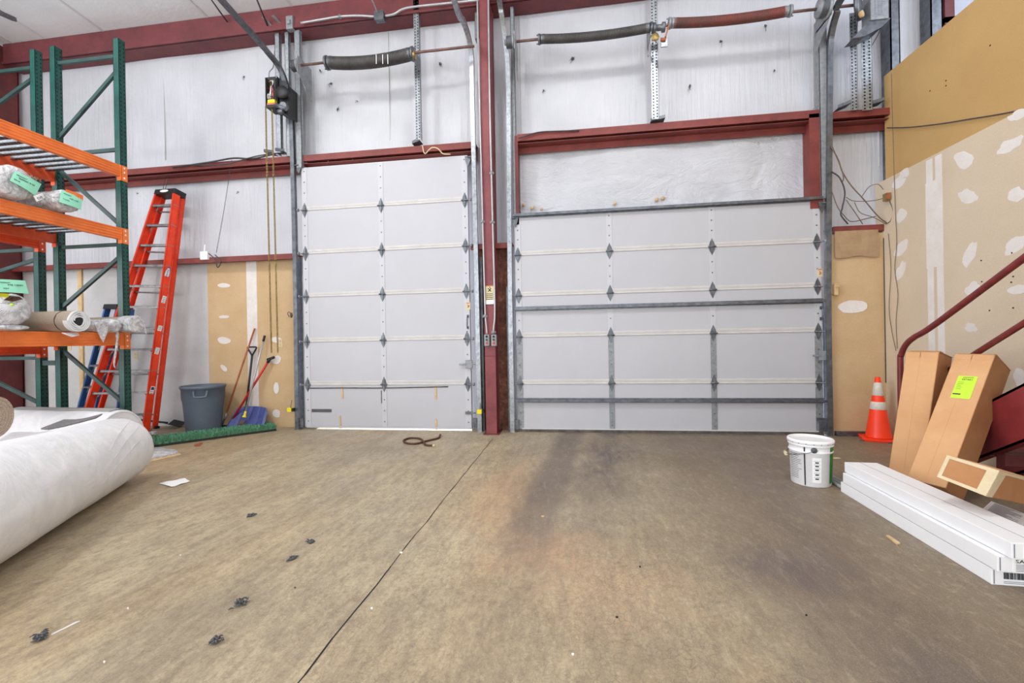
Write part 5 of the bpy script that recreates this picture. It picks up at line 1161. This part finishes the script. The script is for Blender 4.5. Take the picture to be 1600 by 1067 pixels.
# long green bristle strip on the floor
p0, p1 = az(234, 700), az(432, 673); u = (p1 - p0).normalized(); L = (p1 - p0).length; v = V((-u.y, u.x, 0)); W = .36
rt = thing('bristle_strip', (p0 + p1) / 2, 'long green bristle strip on black base lying in front of the bin and tools', 'bristle strip')
m = M(); m.obox(p0, u * L, v * W, V((0, 0, .028))); part('base', m, 'blackp', rt)
m = M(); n = 4200
for k in range(n):
    s_, q = random.random() * L, random.random() * W; e = p0 + u * s_ + v * q + V((0, 0, .026)); hgt = random.uniform(.035, .07); lean = V((random.uniform(-.025, .025), random.uniform(-.03, .02), 0))
    if q < .03: lean += v * -.03
    w = V((random.uniform(-1, 1), random.uniform(-1, 1), 0)).normalized() * .007
    vv = [m.bm.verts.new(x) for x in (e - w, e + w, e + lean + w * .5 + V((0, 0, hgt)), e + lean - w * .5 + V((0, 0, hgt)))]; m.face(vv)
m.obox(p0 + v * .01 + V((0, 0, .027)), u * L, v * (W - .02), V((0, 0, .02)))
part('bristles', m, 'turf', rt, 'green bristles', kind='stuff')
# ------------------------------------------------------------------ floor litter
def flat(name, pix, mat, lab, cat, h=.002, lift=.001):
    m = M(); pts = [az(px, py, lift) for px, py in pix]; m.prism(pts, (0, 0, h)); return build(name, m, mat, None, lab, cat)
pts = [(248, 756), (289, 748), (297, 753), (268, 762)]
m = M(); g = [[az(*pts[0]).lerp(az(*pts[1]), i / 6).lerp(az(*pts[3]).lerp(az(*pts[2]), i / 6), j / 4) + V((0, 0, .003 + .006 * abs(math.sin(i * .9 + j * .5)))) for j in range(5)] for i in range(7)]
for i in range(6):
    for j in range(4): m.quad(g[i][j], g[i + 1][j], g[i + 1][j + 1], g[i][j + 1])
build('paper_sheet', m, 'paper', None, 'white sheet of paper on the floor right of the huge roll', 'paper')
m = M(); pts = [az(px, py) for px, py in ((222, 702), (245, 700), (275, 704), (280, 709), (240, 717), (215, 720))]; c = sum(pts, V()) / 6
for k in range(6): m.face([m.bm.verts.new(q) for q in (c + V((0, 0, .035)), pts[k] + V((0, 0, .012)), pts[(k + 1) % 6] + V((0, 0, .012)))]); m.face([m.bm.verts.new(q) for q in (pts[k], pts[(k + 1) % 6], pts[(k + 1) % 6] + V((0, 0, .012)), pts[k] + V((0, 0, .012)))])
build('plastic_bag', m, 'wrapc', None, 'flattened grey plastic bag beside the far end of the huge roll', 'plastic bag')
flat('cardboard_strip', [(222, 722), (282, 709), (283, 711), (226, 724)], 'lumber', 'thin pale strip in front of the flattened plastic bag', 'strip', .006)
flat('wood_splinter', [(80, 992), (118, 973), (125, 971), (86, 990)], 'paper', 'long pale splinter on the floor at the lower left', 'splinter', .004)
flat('wood_chip', [(1384, 838), (1389, 838), (1407, 850), (1402, 852)], 'lumber', 'small wood chip on the floor left of the white cartons', 'wood chip', .008)
flat('leaf_scrap', [(303, 696), (310, 693), (317, 692), (313, 697), (306, 698)], 'wood', 'small brown scrap in front of the green bristle strip', 'scrap', .006)
flat('paper_scrap', [(1300, 715), (1310, 714.5), (1314, 716.5), (1304, 717)], 'cream', 'tiny pale paper scrap behind the white bucket', 'scrap')
for k, (px, py, s, lab) in enumerate(((375, 943, .055, 'dark lint clump on the floor left of the joint, near the middle of the foreground'), (338, 1003, .05, 'double dark lint clump in the lower left foreground'), (64, 996, .06, 'dark lint clump touching the long pale splinter'), (457, 872, .05, 'dark rubber smear left of the floor joint'), (486, 846, .05, 'thin dark rubber smear just beyond the other one'), (392, 805, .055, 'flat grey smear on the floor right of the paper sheet'))):
    c = az(px, py, .004); m = M()
    for q in range(34):
        p = c + V((random.gauss(0, s * .2), random.gauss(0, s * .2), random.uniform(-.002, .004 if k > 2 else .014))); dd = V((random.uniform(-1, 1), random.uniform(-1, 1) + (1 if k > 2 else 0), 0))  .normalized() * s * .2; m.tube([p - dd, p + V((0, 0, .004)), p + dd], [.0015, .004, .0015], 5)
    build('lint_clump', m, 'debris', None, lab, 'lint clump', 'dark scraps on the floor')
rng = random.Random(3)
for k, (px, py, r_, mt) in enumerate(((848, 807, .03, 'lumber'), (627, 864, .02, 'paper'), (581, 951, .012, 'paper'), (200, 951, .01, 'paper'), (461, 919, .012, 'debris'), (282, 868, .01, 'paper'), (163, 1035, .01, 'paper'), (895, 1023, .012, 'paper'), (1000, 886, .012, 'black'), (964, 965, .012, 'black'), (1260, 962, .01, 'black'), (318, 669, .02, 'paper'))):
    c = az(px, py); m = M(); blob(m, c, (1, 0, 0), (0, 1, 0), r_ * .4, r_ * .24, 7, .006, k * 2.3); build('floor_crumb', m, mt, None, 'small %s crumb of debris on the open floor' % ({'paper': 'white', 'lumber': 'tan', 'black': 'black', 'debris': 'grey'}[mt]), 'crumb', '%s crumbs on the floor' % mt)
for px, py, lab in ((240, 672, 'brown cardboard scrap at the orange ladder foot'), (248, 678, 'white crumpled scrap at the orange ladder foot'), (405, 655, 'white crumpled plastic in the corner right of the blue shovel')):
    c = az(px, py) if px < 300 else az(410, 668); m = M(); wrinkle_roll(m, c + V((-.04, -.1, .03)), c + V((.05, -.08, .03)), .03, 10, 4, .5, px); build('crumpled_scrap', m, 'lumber' if px == 240 else 'wrapc', None, lab, 'scrap', None)
m = M(); c = az(690, 679) + V((0, -.1, 0))
pts = [az(688, 679, .012), az(685, 684, .012), (az(670, 688, .012)), az(650, 693, .012), az(635, 692, .012), az(631, 688, .012), az(640, 684.5, .012), az(655, 685, .012), az(662, 690, .02), az(665, 695, .012), az(676, 696, .012)]
m.tube(arc(pts, 6), .012, 8); rt = build('rope', m, 'rope', None, 'brown rope looped on the floor in front of the narrow door', 'rope')
m = M(); e = V(pts[-1]); m.tube([e, e + V((.03, .0, 0))], .013, 8); part('rope_end', m, 'cream', rt, 'pale whipped rope end')
# ------------------------------------------------------------------ right side: stair
XS = 3.02
def sp(px, py): return ax(px, py, XS)
root = thing('staircase', (XS + .3, 3.4, 0), 'dark red steel staircase rising toward the viewer along the right wall', 'staircase')
T1, T2 = sp(1410, 546), sp(1600, 404.7); dr_ = (T2 - T1).normalized(); q = T1
post_b = sp(1406.5, 640); 
sl_ = dr_.z / -dr_.y
m = M(); y0 = sp(1407, 590).y; P = [V((XS, y0, .02)), V((XS, y0, T1.z - .16)), V((XS, y0 - .015, T1.z - .05)), V((XS, y0 - .07, T1.z + .04)), V((XS, y0 - .17, T1.z + .11))]
base = sp(1462, 506); P.append(base); P.append(base + dr_ * 1.0); P.append(base + dr_ * 2.6)
m.tube(arc(P, 8), .024, 12); part('handrail', m, 'redrail', root)
a = sp(1490, 574); b = sp(1600, 505); dm = (b - a).normalized(); m = M(); k_ = (a.y - y0) / dm.y; m.tube([a - dm * k_, b + dm * 1.8], .021, 12); part('mid_rail', m, 'redrail', root)
t0, t1 = sp(1600, 602), sp(1575, 614); b0_, b1_ = sp(1600, 692), sp(1531, 718.6); ds = (b0_ - b1_).normalized(); ds = V((0, -1, .615)).normalized(); up_ = V((0, ds.z, -ds.y))
hh = (t0.z - b0_.z); y_f = b0_.y + b0_.z / (ds.z / -ds.y)
for xo, nm in ((XS - .02, 'stringer'), (RX - .08, 'stringer')):
    m = M(); A = V((xo, y_f, 0)); far = 3.2
    E_ = A + ds * far
    m.prism([A, E_, E_ + V((0, 0, hh)), A + V((0, 0, hh)) + ds * .0, A + V((0, .12, hh * .55)), A + V((0, .12, 0))], (.008, 0, 0))
    m.prism([A + V((0, 0, hh)), E_ + V((0, 0, hh)), E_ + V((0, 0, hh - .02)), A + V((0, 0, hh - .02))], (.07, 0, 0)); m.prism([A, E_, E_ + V((0, 0, .02)), A + V((0, 0, .02))], (.07, 0, 0)); part(nm, m, 'steelred', root)
for k in range(9):
    z = .19 * (k + 1); y = y_f - z / .615 + .1; m = M(); m.box((XS - .01, y - .26, z - .03 + hh * .3), (RX - .08, y, z + hh * .3)); part('tread', m, 'maroon', root)
m = M(); yb = sp(1592, 720).y; m.bar((XS + .02, yb + .15, .27), (RX - .1, yb + .15, .27), .06, .08); part('cross_member', m, 'maroon', root)
for xa, xb_ in ((XS + .08, XS + .16), (RX - .2, RX - .12)): m = M(); m.box((xa, yb - .55, 0), (xb_, yb - .47, .75)); part('stair_post', m, 'maroon', root)
# ------------------------------------------------------------------ cone
c = az(1389, 688); c = V((3.395, c.y + .03, 0)); root = thing('traffic_cone', c, 'orange traffic cone with two white bands in the right corner', 'cone')
hc = .70; r0 = .118; prof = lambda h: .118 - (.118 - .024) * (h - .03) / (hc - .03)
m = M(); u = V((.93, -.36, 0)); v = V((.36, .93, 0)); s = .165
pl = [c + u * x + v * y for x, y in ((-s, -s * .8), (-s * .8, -s), (s * .8, -s), (s, -s * .8), (s, s * .8), (s * .8, s), (-s * .8, s), (-s, s * .8))]; m.prism(pl, (0, 0, .028)); part('base', m, 'cone', root, bevel=.006)
m = M(); m.lathe(c, [(prof(.03) + .012, .028), (prof(.03), .045), (prof(hc), hc), (prof(hc) * .8, hc + .006)], 40); part('body', m, 'cone', root)
for z0, z1 in ((.345, .43), (.50, .645)):
    m = M(); m.lathe(c, [(prof(z0) + .0015, z0), (prof(z0) + .003, z0 + .002), (prof(z1) + .003, z1 - .002), (prof(z1) + .0015, z1)], 40, cap0=False, cap1=False); part('white_band', m, 'cuff', root, 'white reflective band')
m = M(); m.obox(c - u * s - v * s * .9 + V((-.03, 0, 0)), u * .03, v * .03, (0, 0, .012)); m.obox(c - v * (s + .005) + u * .05, u * .03, v * .03, (0, 0, .012)); part('base_lug', m, 'galvd', root)
# ------------------------------------------------------------------ bucket
c = (az(1236, 748) + az(1300, 760)) / 2; c = V((c.x + .0, c.y + .0, 0)); root = thing('paint_bucket', c, 'white plastic bucket with wire handle standing on the floor right of centre', 'bucket')
R0, R1, hb = .137, .150, .36
rad = lambda h: R0 + (R1 - R0) * h / hb
m = M(); m.lathe(c, [(R0 * .96, 0), (R0, .006), (rad(.26), .262), (rad(.265) + .006, .266), (rad(.275) + .006, .274), (rad(.28), .278), (rad(.312), .312), (rad(.315) + .007, .316), (rad(.325) + .007, .322), (rad(.33), .326), (R1, .342)], 64); part('body', m, 'bucket', root)
m = M(); m.lathe(c, [(R1 + .002, .330), (R1 + .010, .334), (R1 + .012, .352), (R1 + .006, .362), (R1 - .006, .362), (R1 - .012, .352), (R1 * .5, .352), (0.001, .352)], 64)
part('lid', m, 'bucket', root)
m = M()
for k in range(20):
    an = 2 * math.pi * k / 20; d1 = V((math.cos(an), math.sin(an), 0)); m.lathe(c + d1 * (R1 + .0115) + V((0, 0, .338)), [(.0001, 0), (.004, .0), (.004, .0015)], 6, d1)
part('lid_notch', m, 'inkg', root)
def band(a0, a1, z0, z1, dr=.0012, n=10):
    mm = M()
    for k in range(n):
        q0, q1 = a0 + (a1 - a0) * k / n, a0 + (a1 - a0) * (k + 1) / n; f = lambda q, z: c + V((math.cos(q) * (rad(z) + dr), math.sin(q) * (rad(z) + dr), z)); mm.quad(f(q0, z0), f(q1, z0), f(q1, z1), f(q0, z1))
    return mm
vA = math.atan2(-c.y, -c.x)   # direction from bucket to the viewer
part('seam_stripe', band(vA - .30, vA - .235, .012, .312, .003, 2), 'ink', root, 'dark vertical seam stripe')
part('green_print', band(vA + 1.02, vA + 1.75, .03, .26, .0012), 'leaf', root, 'green printed label')
part('green_print', band(vA + 1.02, vA + 1.75, .275, .318, .0012), 'leaf', root)
mm = band(vA + .07, vA + .50, .04, .235, .002, 8); part('label_panel', mm, 'paper', root)
for k, zc in enumerate((.197, .170, .140, .103, .07)):
    part('pictogram', band(vA + .20, vA + .37, zc - .005, zc + .005, .004, 3), 'ink', root)
    part('caption', band(vA + .14, vA + .43, zc + .011, zc + .0135, .004, 3), 'inkg', root)
for k in range(14):
    zc = .245 - k * .0145; part('text_line', band(vA - 1.12, vA - 1.12 + random.uniform(.45, .7), zc, zc + .004, .0015, 5), 'inkg', root)
d1 = V((math.cos(vA + .16), math.sin(vA + .16), 0)); s1_ = V((-d1.y, d1.x, 0)); e = c + d1 * (rad(.29) + .004) + V((0, 0, .292))
m = M(); m.lathe(e, [(.0001, 0), (.022, .0), (.018, .008), (.0001, .01)], 16, d1); m2 = part('ear', m, 'grey_tag', root)
gq = c + V((math.cos(vA - 1.45), math.sin(vA - 1.45), 0)) * (R0 + .035) + V((0, 0, .225))
m = M(); m.tube(arc([e + d1 * .008, e + d1 * .02 - s1_ * .05 + V((0, 0, -.02)), c + V((math.cos(vA - .75), math.sin(vA - .75), 0)) * (R0 + .04) + V((0, 0, .243)), gq, c + V((math.cos(vA - 2.2), math.sin(vA - 2.2), 0)) * (R0 + .04) + V((0, 0, .24)), c - d1 * (R0 + .012) + V((0, 0, .29))], 5), .0028, 6); part('bail_wire', m, 'galvd', root)
m = M(); tg = V((-math.sin(vA - 1.45), math.cos(vA - 1.45), 0)); m.tube([gq - tg * .045, gq + tg * .045], .013, 10); part('grip', m, 'cream', root)
# ------------------------------------------------------------------ white cartons
XW = 1.98
def carton(x0, x1, y0, y1, z0, z1, label):
    rt = thing('long_carton', ((x0 + x1) / 2, (y0 + y1) / 2, z0), label, 'carton', 'stacked long white cartons')
    m = M(); m.box((x0, y0, z0 + .0006), (x1, y1, z1)); part('box', m, 'cardw', rt, bevel=.0025)
    m = M(); m.box((x0 + .10, y0 + .002, z1 - .0002), (x0 + .103, y1 - .002, z1 + .0006)); part('flap_seam', m, 'inkg', rt)
    m = M(); m.box((x0 + .008, y0 - .001, z0 + .006), (x0 + .012, y0, z1 - .006)); part('end_fold', m, 'inkg', rt)
    return rt
yf = 3.62
q1 = carton(XW - .018, XW + .24, 2.335, yf, 0, .076, 'bottom long white carton with barcode lying on the floor')
q2 = carton(XW - .020, XW + .24, 2.30, yf - .03, .0795, .152, 'middle long white carton with printed name in the stack')
q3 = carton(XW + .005, XW + .225, 2.27, yf - .015, .1545, .229, 'topmost long white carton of the stack on the floor')
m = M(); x = XW + .03
for q_, an in ((q1, -.05), (q2, -.052), (q3, -.042)): q_.rotation_euler.z = an
while x < XW + .17: w = random.choice((.002, .003, .005)); m.box((x, 2.333, .032), (x + w, 2.3345, .062)); x += w + random.choice((.002, .003, .004))
part('barcode', m, 'ink', q1)
m = M(); [m.box((XW + .03, 2.333, .012 + k * .007), (XW + .23, 2.3345, .014 + k * .007)) for k in range(2)]; part('printed_lines', m, 'inkg', q1)
m = M(); m.box((XW + .04, 2.2985, .082), (XW + .25, 2.3, .145)); lb = part('label', m, 'paper', q2)
text('maker_lettering', 'SAR', .022, (XW + .048, 2.298, .125), (1, 0, 0), (0, 0, 1), 'ink', lb, fit=.055)
m = M(); m.box((XW + .11, 2.297, .122), (XW + .145, 2.2984, .142)); part('logo_block', m, 'inkg', lb)
m = M(); [m.box((XW + .05, 2.297, .088 + k * .007), (XW + .05 + random.uniform(.12, .19), 2.2984, .0905 + k * .007)) for k in range(5)]; part('printed_lines', m, 'inkg', lb)
m = M(); m.box((XW + .05, 2.2685, .158), (XW + .22, 2.27, .218)); lb = part('label', m, 'paper', q3)
m = M(); m.box((XW + .07, 2.2672, .175), (XW + .10, 2.2684, .205)); [m.box((XW + .07, 2.2672, .162 + k * .005), (XW + .2, 2.2684, .164 + k * .005)) for k in range(2)]; part('label_print', m, 'inkg', lb)
# loose tubes behind the bucket
for k, (dx, dz, lab) in enumerate(((0, .014, 'leftmost thin grey tube on the floor between bucket and white cartons'), (.034, .014, 'middle thin grey tube on the floor between bucket and white cartons'), (.068, .014, 'rightmost thin grey tube on the floor between bucket and white cartons'))):
    p = az(1303 + k * 6, 735 - k * 3, .014); m = M(); m.tube([V((2.03 + dx, 3.66, dz)), V((2.06 + dx, 4.06 + .03 * k, dz))], .013, 10); m.tube([V((2.06 + dx, 4.04 + .03 * k, dz)), V((2.061 + dx, 4.07 + .03 * k, dz))], .0138, 10); build('metal_tube', m, 'galvm', None, lab, 'tube', 'grey tubes behind the bucket')
# ------------------------------------------------------------------ cardboard boxes leaning on the stair
def leaner(A, adeg, L, tdeg, W, D, label, tag=False):
    A = V(A); a = math.radians(adeg); t = math.radians(tdeg)
    e = V((math.sin(a) * math.sin(t), math.cos(a) * math.sin(t), math.cos(t))); u = V((math.cos(a), -math.sin(a), 0)); w = V((math.sin(a) * math.cos(t), math.cos(a) * math.cos(t), -math.sin(t)))
    A = A + V((0, 0, D * math.sin(t)))
    rt = thing('tall_carton', (A.x, A.y, 0), label, 'carton', 'cardboard cartons leaning on the stair')
    m = M(); m.obox(A, u * W, w * D, e * L); part('box', m, 'card', rt, bevel=.006)
    m = M(); m.obox(A + u * (W + .0005) + e * .004 + w * .004, u * .0012, w * (D - .008), e * (L - .008)); part('shaded_side', m, 'cardd', rt)  # shadow side of the carton, its shade put into a darker cardboard colour
    nf = -w
    m = M(); m.obox(A + u * W * .45 + nf * .0004, u * .006, nf * .001, e * L); part('centre_seam', m, 'card', rt)
    m = M(); m.obox(A + u * .004 + e * (L - .05) + nf * .0004, u * (W - .008), nf * .001, e * .045); m.obox(A + u * .01 + e * L, u * (W - .02), w * (D - .02), e * .002); part('tape', m, 'card', rt)
    m = M(); m.obox(A + u * .02 + w * .02 + e * (L + .002), u * W * .9, w * D * .25, e * .012); m.obox(A + u * W * .8 + w * D * .3 + e * (L + .001), u * W * .2, w * D * .7, e * .008 + w * .01); part('top_flap', m, 'cardd', rt)
    return rt, A, e, u, w
b1 = leaner(az(1387.6, 748), 60, 1.02, 16, .215, .20, 'left tall cardboard carton leaning on the red stair rail')
b2 = leaner(az(1417, 775) , 63, 1.08, 34, .225, .23, 'right tall cardboard carton with lime label leaning on the stair')
rt, A, e, u, w = b2; nf = -w
c = A + u * .125 + e * .80 + nf * .001
m = M(); m.obox(c - u * .055 - e * .105, u * .11, nf * .001, e * .19); lb = part('lime_label', m, 'lime', rt, 'bright lime paper label')
text('label_lettering', 'DETAILS', .02, c - u * .028 + e * .05 + nf * .0018, u, e, 'ink', lb, fit=.06)
m = M(); m.obox(c - u * .025 + e * .072 + nf * .0012, u * .06, nf * .0006, e * .004)
for k in range(5): m.obox(c - u * .045 + e * (.03 - k * .014) + nf * .0012, u * random.uniform(.02, .035), nf * .0006, e * .002)
m.obox(c - u * .05 - e * .075 + nf * .0012, u * .045, nf * .0006, e * .01); part('label_print', m, 'ink', lb)
# printed white pack and the taped box
p = V((2.3246, 2.882, 0)); uu = V((.190, .165, 0)); u = uu.normalized(); v = V((.02, -1, 0)).normalized(); hp = .158
rt = thing('printed_pack', p + u * .12 + v * .4, 'white pack covered in grey printed text behind the white cartons', 'pack')
m = M(); m.obox(p, uu, v * .9, (0, 0, hp)); part('wrapper', m, 'cardw', rt, bevel=.006)
m = M()
for blk in range(4):
    for k in range(15):
        o = p + u * .02 + v * (.03 + blk * .2) + V((0, 0, hp + .0003)); m.obox(o + u * (.0145 * k), u * .0038, v * random.uniform(.09, .175), (0, 0, .0008))
part('printed_text', m, 'inkg', rt)
TL, TR, BR_, BL = ay(1480, 711, 2.80), ay(1562, 735.6, 2.60), ay(1540.5, 775.4, 2.58), ay(1464, 745, 2.78)
dv = V((.83, .48, -.25)).normalized() * .5
rt = thing('taped_box', BR_, 'brown box edged with tan tape lying tilted beside the white cartons', 'box')
m = M(); m.hexa([BL, BR_, BR_ + dv, BL + dv, TL, TR, TR + dv, TL + dv]); part('box', m, 'cardd', rt, bevel=.005)
nrm = (TR - TL).cross(BL - TL).normalized(); nrm = nrm if nrm.dot(dv) < 0 else -nrm
m = M(); f = lambda s_, t_: TL.lerp(TR, s_).lerp(BL.lerp(BR_, s_), t_)
for s0, s1, t0_, t1_ in ((0, 1, 0, .12), (0, 1, .88, 1), (0, .08, .12, .88), (.80, 1, .12, .88)):
    q = [f(s0, t0_), f(s1, t0_), f(s1, t1_), f(s0, t1_)]; m.prism([x + nrm * .0006 for x in q], nrm * .0012)
part('tape_frame', m, 'tape', rt, 'tan tape edging the end')
m = M(); rn = (dv).cross(TR - BR_).normalized(); rn = rn if rn.dot(TR - TL) > 0 else -rn; q = [TR, TR + dv * .16, BR_ + dv * .12, BR_]; m.prism([x + rn * .0006 for x in q], rn * .001); q = [TR, TR + dv, TR + dv + (BR_ - TR) * .1, TR + (BR_ - TR) * .1]; m.prism([x + rn * .0008 for x in q], rn * .001)
part('side_tape', m, 'tape', rt)
m = M(); tn = (TR - TL).cross(dv).normalized(); tn = tn if tn.z > 0 else -tn; m.prism([x + tn * .0006 for x in (TL, TR, TR + dv, TL + dv)], tn * .001); part('top_panel', m, 'card', rt)
# ------------------------------------------------------------------ light
def area(name, loc, rot, sx, sy, power, col=(1, 1, 1)):
    l = bpy.data.lights.new(name, 'AREA'); l.shape = 'RECTANGLE'; l.size = sx; l.size_y = sy; l.energy = power; l.color = col
    o = bpy.data.objects.new(name, l); COL.objects.link(o); o.location = loc; o.rotation_euler = rot; return o
area('ceiling_lamp', (-1.9, 2.3, 6.0), (math.radians(20), 0, 0), .45, .45, 46, (1, .995, .98))
area('ceiling_lamp', (1.3, 2.3, 6.0), (math.radians(20), 0, 0), .45, .45, 60, (1, .995, .98))
area('ceiling_lamp', (-5.0, 1.5, 6.1), (math.radians(15), 0, 0), .6, .6, 140, (1, .995, .98))
area('rear_fill', (-1.5, -5.5, 2.6), (math.radians(104), 0, 0), 10, 4.5, 370, (.96, .98, 1))  # added fill from behind the viewer, tilted up to lift the ceiling
area('side_fill', (-8.5, -1.5, 2.8), (math.radians(97), 0, math.radians(-68)), 6, 4.5, 620, (.96, .98, 1))  # added fill from the left, brightens the right wall and cartons
area('side_fill', (5.5, -3.0, 2.8), (math.radians(92), 0, math.radians(55)), 5, 4.5, 330, (.96, .98, 1))  # added fill from the right, no real opening there
area('upper_bay_daylight', (6.3, 3.5, 5.3), (math.radians(60), 0, math.radians(20)), 1.5, 1.5, 60, (.8, .86, 1))
sun = bpy.data.lights.new('sun', 'SUN'); sun.energy = 6; sun.angle = .01; so = bpy.data.objects.new('sun', sun); COL.objects.link(so); so.rotation_euler = (math.radians(-50), 0, math.radians(15))
w = bpy.data.worlds.new('sky'); SC.world = w; w.use_nodes = True; bg = w.node_tree.nodes['Background']
sk = w.node_tree.nodes.new('ShaderNodeTexSky'); sk.sky_type = 'HOSEK_WILKIE'; sk.turbidity = 4; sk.sun_direction = (0.2, .6, .75); mx = w.node_tree.nodes.new('ShaderNodeMixRGB'); mx.inputs[0].default_value = .6; mx.inputs[2].default_value = (.9, .95, 1.05, 1)
w.node_tree.links.new(sk.outputs[0], mx.inputs[1]); w.node_tree.links.new(mx.outputs[0], bg.inputs[0]); bg.inputs[1].default_value = 1.6
vs = SC.view_settings; vs.view_transform = 'Standard'; vs.look = 'None'; vs.exposure = 0.04; vs.gamma = 1; vs.use_curve_mapping = False
SC.cycles.max_bounces = 8; SC.cycles.diffuse_bounces = 5
